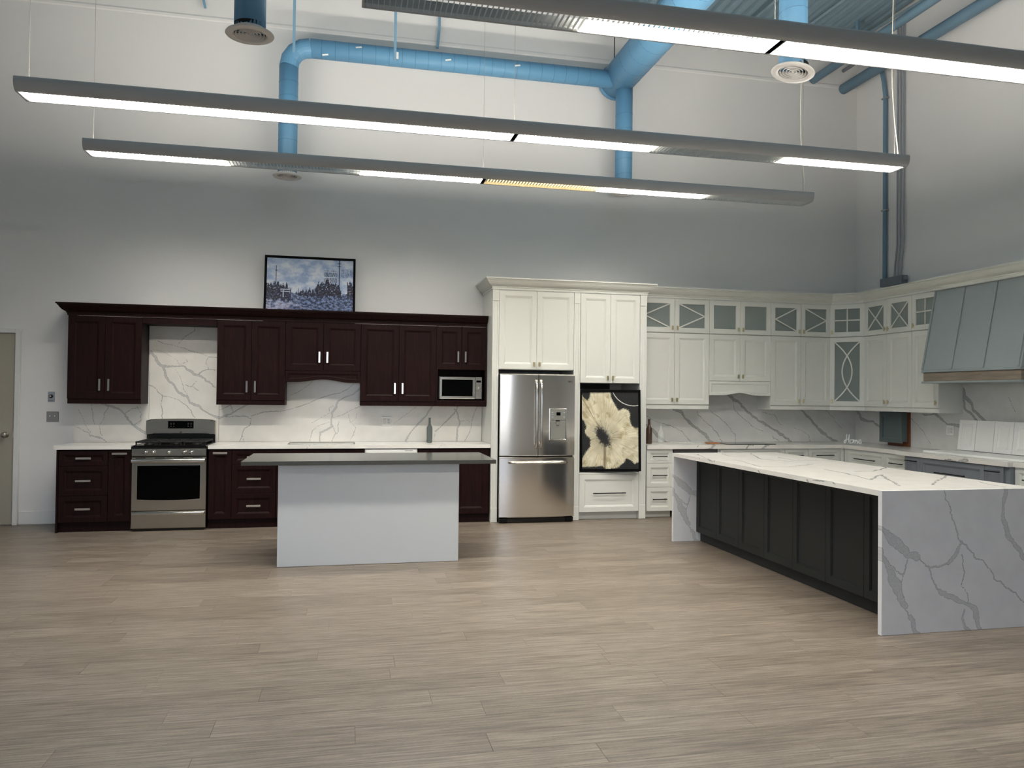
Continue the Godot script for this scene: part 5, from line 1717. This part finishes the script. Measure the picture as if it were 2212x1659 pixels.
# ---------------------------------------------------------------- pictures
func city_image() -> Image:
	var w := 420
	var h := 320
	var img := Image.create(w, h, false, Image.FORMAT_RGB8)
	var a := noise(0.012, 5, 4)
	var b := noise(0.045, 9, 4)
	var c := noise(0.10, 15, 3)
	var e := noise(0.02, 25, 3)
	for y in h:
		for x in w:
			var u := float(x) / w
			var v := float(y) / h
			var n := b.get_noise_2d(x, y * 1.3)
			var k := Color(0.60, 0.68, 0.82).lerp(Color(0.84, 0.86, 0.90), clampf(0.45 + 1.1 * a.get_noise_2d(x, y * 1.6) + 0.35 * n, 0, 1))
			# lower half: scraped blues with pale streaks
			if v > 0.55 + 0.04 * n:
				var q := clampf(0.5 + 1.3 * b.get_noise_2d(x + 300, y * 1.5) + 0.35 * c.get_noise_2d(x, y), 0, 1)
				k = Color(0.10, 0.14, 0.25).lerp(Color(0.46, 0.54, 0.72), q)
				if absf(c.get_noise_2d(x * 0.9 + 90, y * 0.9)) < 0.035:
					k = k.lerp(Color(0.80, 0.83, 0.90), 0.6)
				var pale := clampf((0.42 - u) * 3.0 + 1.2 * e.get_noise_2d(x, y), 0, 1) * (1.0 if v > 0.68 else 0.4)
				k = k.lerp(Color(0.74, 0.73, 0.82), pale * clampf(0.75 + 1.2 * b.get_noise_2d(x * 0.6, y * 2.2), 0, 1))
				if u > 0.40 and v > 0.80:
					k = k.lerp(Color(0.10, 0.14, 0.20), clampf(0.4 + 1.2 * e.get_noise_2d(x + 40, y), 0, 0.8))
			# dark tree masses
			var top := 1.0
			if u < 0.28:
				top = 0.40 + 0.10 * absf(u - 0.08) * 3.0
			elif u > 0.36 and u < 0.55:
				top = 0.51
			elif u >= 0.55 and u < 0.86:
				top = 0.44 - 0.10 * (1.0 - absf(u - 0.70) / 0.16)
			elif u >= 0.93:
				top = 0.36
			var bot := 0.60 + (0.07 if u < 0.28 else 0.0)
			if v > top + 0.10 * b.get_noise_2d(x * 1.6, 7.0) and v < bot + 0.07 * b.get_noise_2d(x, 90.0) and c.get_noise_2d(x, y) < 0.40:
				k = Color(0.10, 0.10, 0.15).lerp(Color(0.22, 0.22, 0.34), clampf(0.5 + 1.4 * n, 0, 1))
			# block of windows and two masts
			if u > 0.66 and u < 0.81 and v > 0.17 and v < 0.40 and fmod(u * 62.0 + 0.6 * n, 1.0) < 0.45 and fmod(v * 11.0, 1.0) > 0.22:
				k = k.lerp(Color(0.14, 0.16, 0.24), 0.8)
			if u > 0.86 and u < 0.99 and v > 0.14 and v < 0.28 and n > -0.05 and fmod(u * 50.0, 1.0) < 0.6:
				k = k.lerp(Color(0.35, 0.40, 0.55), 0.7)
			if (absf(u - 0.835) < 0.005 and v < 0.45) or (absf(u - 0.105) < 0.004 and v > 0.12 and v < 0.42):
				k = Color(0.15, 0.17, 0.25)
			if (absf(u - 0.835) < 0.022 and (absf(v - 0.05) < 0.006 or absf(v - 0.10) < 0.006)) or (absf(u - 0.105) < 0.014 and absf(v - 0.20) < 0.006):
				k = Color(0.15, 0.17, 0.25)
			if u > 0.16 and u < 0.27 and (absf(v - 0.50) < 0.007 or absf(v - 0.535) < 0.006) or (absf(u - 0.19) < 0.006 and v > 0.50 and v < 0.63):
				k = Color(0.75, 0.78, 0.86)
			img.set_pixel(x, y, k)
	return img

func flower_image() -> Image:
	var w := 300
	var h := 400
	var img := Image.create(w, h, false, Image.FORMAT_RGB8)
	var poly := PackedVector2Array()
	for p in [[190, 205], [520, 205], [530, 290], [600, 420], [650, 510], [730, 470], [810, 500], [840, 560], [830, 640], [860, 740], [900, 780], [985, 785], [985, 1330], [910, 1360], [840, 1300], [765, 1265], [750, 1330], [690, 1370], [630, 1420], [440, 1450], [380, 1390], [300, 1400], [40, 1410], [50, 1290], [110, 1180], [190, 1080], [190, 950], [130, 910], [100, 830], [130, 770], [90, 670], [40, 620], [40, 250], [150, 350], [190, 280]]:
		poly.append(Vector2(p[0], p[1]))
	var a := noise(0.02, 41, 4)
	var b := noise(0.06, 44, 3)
	var r := noise(0.5, 47, 3)
	var mid := Vector2(415, 930)
	for y in h:
		for x in w:
			var p := Vector2(60 + 912.0 * x / w, 212 + 1230.0 * y / h)
			var j := Vector2(b.get_noise_2d(x * 4.0, y * 4.0), b.get_noise_2d(x * 4.0 + 500, y * 4.0)) * 30.0
			var k := Color(0.035, 0.04, 0.045)
			var rel := p - mid
			var rad := rel.length()
			var ang := atan2(rel.y, rel.x)
			if Geometry2D.is_point_in_polygon(p + j, poly):
				var streak := r.get_noise_2d(ang * 30.0, rad * 0.003)
				k = Color(0.68, 0.64, 0.52).lerp(Color(0.88, 0.86, 0.76), clampf(0.62 + 0.45 * a.get_noise_2d(x * 0.6, y * 0.6) + 0.55 * streak, 0, 1))
				k = k.lerp(Color(0.55, 0.49, 0.32), clampf(a.get_noise_2d(x * 0.8 + 200, y * 0.8) * 1.5 + streak * 0.8 - 0.35, 0, 0.6))
				k = k.lerp(Color(0.30, 0.29, 0.27), clampf((300.0 - rad) / 260.0, 0, 1) * clampf(0.30 + 1.8 * streak, 0, 1))
				k = k.lerp(Color(0.33, 0.27, 0.18), clampf(1.0 - absf(rel.x - 10.0 + 14.0 * streak) / 30.0, 0, 1) * (0.7 if rel.y > 90 else 0.0))
				k = k.lerp(Color(0.38, 0.32, 0.22), clampf(1.0 - absf(rel.x * 0.83 - rel.y * 0.5 - 20.0 + 20.0 * streak) / 14.0, 0, 1) * (0.6 if rel.y < -100 else 0.0))
				var q := (rel + Vector2(20, 10)).rotated(-1.0)
				var core := sqrt(pow(q.x / 190.0, 2) + pow(q.y / 95.0, 2)) + 0.55 * streak + 0.3 * b.get_noise_2d(x, y)
				if core < 1.0:
					k = k.lerp(Color(0.04, 0.04, 0.045), clampf((1.0 - core) * 2.4, 0, 0.97))
			else:
				var arc := absf(Vector2(p.x - 900, p.y - 60).length() - 370.0)
				if p.x > 560 and p.y < 440 and arc < 7.0:
					k = Color(0.8, 0.8, 0.78)
				elif b.get_noise_2d(x * 4.0, y * 4.0) > 0.66:
					k = Color(0.72, 0.72, 0.68)
			img.set_pixel(x, y, k)
	return img

func framed(t: Node3D, w: float, h: float, f: float, img: Image, called: String):
	part("frame", ring_mesh(w, h, [[0, -0.032], [0, 0.0], [0.002, 0.002], [f - 0.002, 0.002], [f, -0.004], [f, -0.012]], false), M.frame_black, t)
	part("back_board", box(Vector3(-w / 2 + 0.003, 0.003, -0.030), Vector3(w / 2 - 0.003, h - 0.003, -0.016), 0.0), M.frame_black, t)
	var st := S()
	uvquad(st, [Vector3(-w / 2 + f, f, -0.010), Vector3(w / 2 - f, f, -0.010), Vector3(w / 2 - f, h - f, -0.010), Vector3(-w / 2 + f, h - f, -0.010)], [Vector2(0, 1), Vector2(1, 1), Vector2(1, 0), Vector2(0, 0)])
	part("canvas", done(st), textured(called, img, 0.6), t)

func pictures():
	var t := thing("framed_picture", "blue abstract cityscape in black frame on top of the dark cabinets", "picture", Vector3(-0.424, 2.320, 0.19))
	t.rotation = Vector3(-0.155, 0, 0)
	framed(t, 1.05, 0.815, 0.027, city_image(), "city_print")
	t = thing("framed_picture", "cream flower on black canvas leaning in the tall white cabinet niche", "picture", Vector3(3.148, 0.590, 0.700))
	t.rotation = Vector3(-0.02, -0.205, 0.012)
	framed(t, 0.74, 0.985, 0.028, flower_image(), "flower_print")

func board_round(r: float, h: float) -> ArrayMesh:
	return lathe_mesh([[0.0, 0.0], [r - 0.003, 0.0], [r, 0.003], [r, h - 0.003], [r - 0.003, h], [0.0, h]], 28, false)
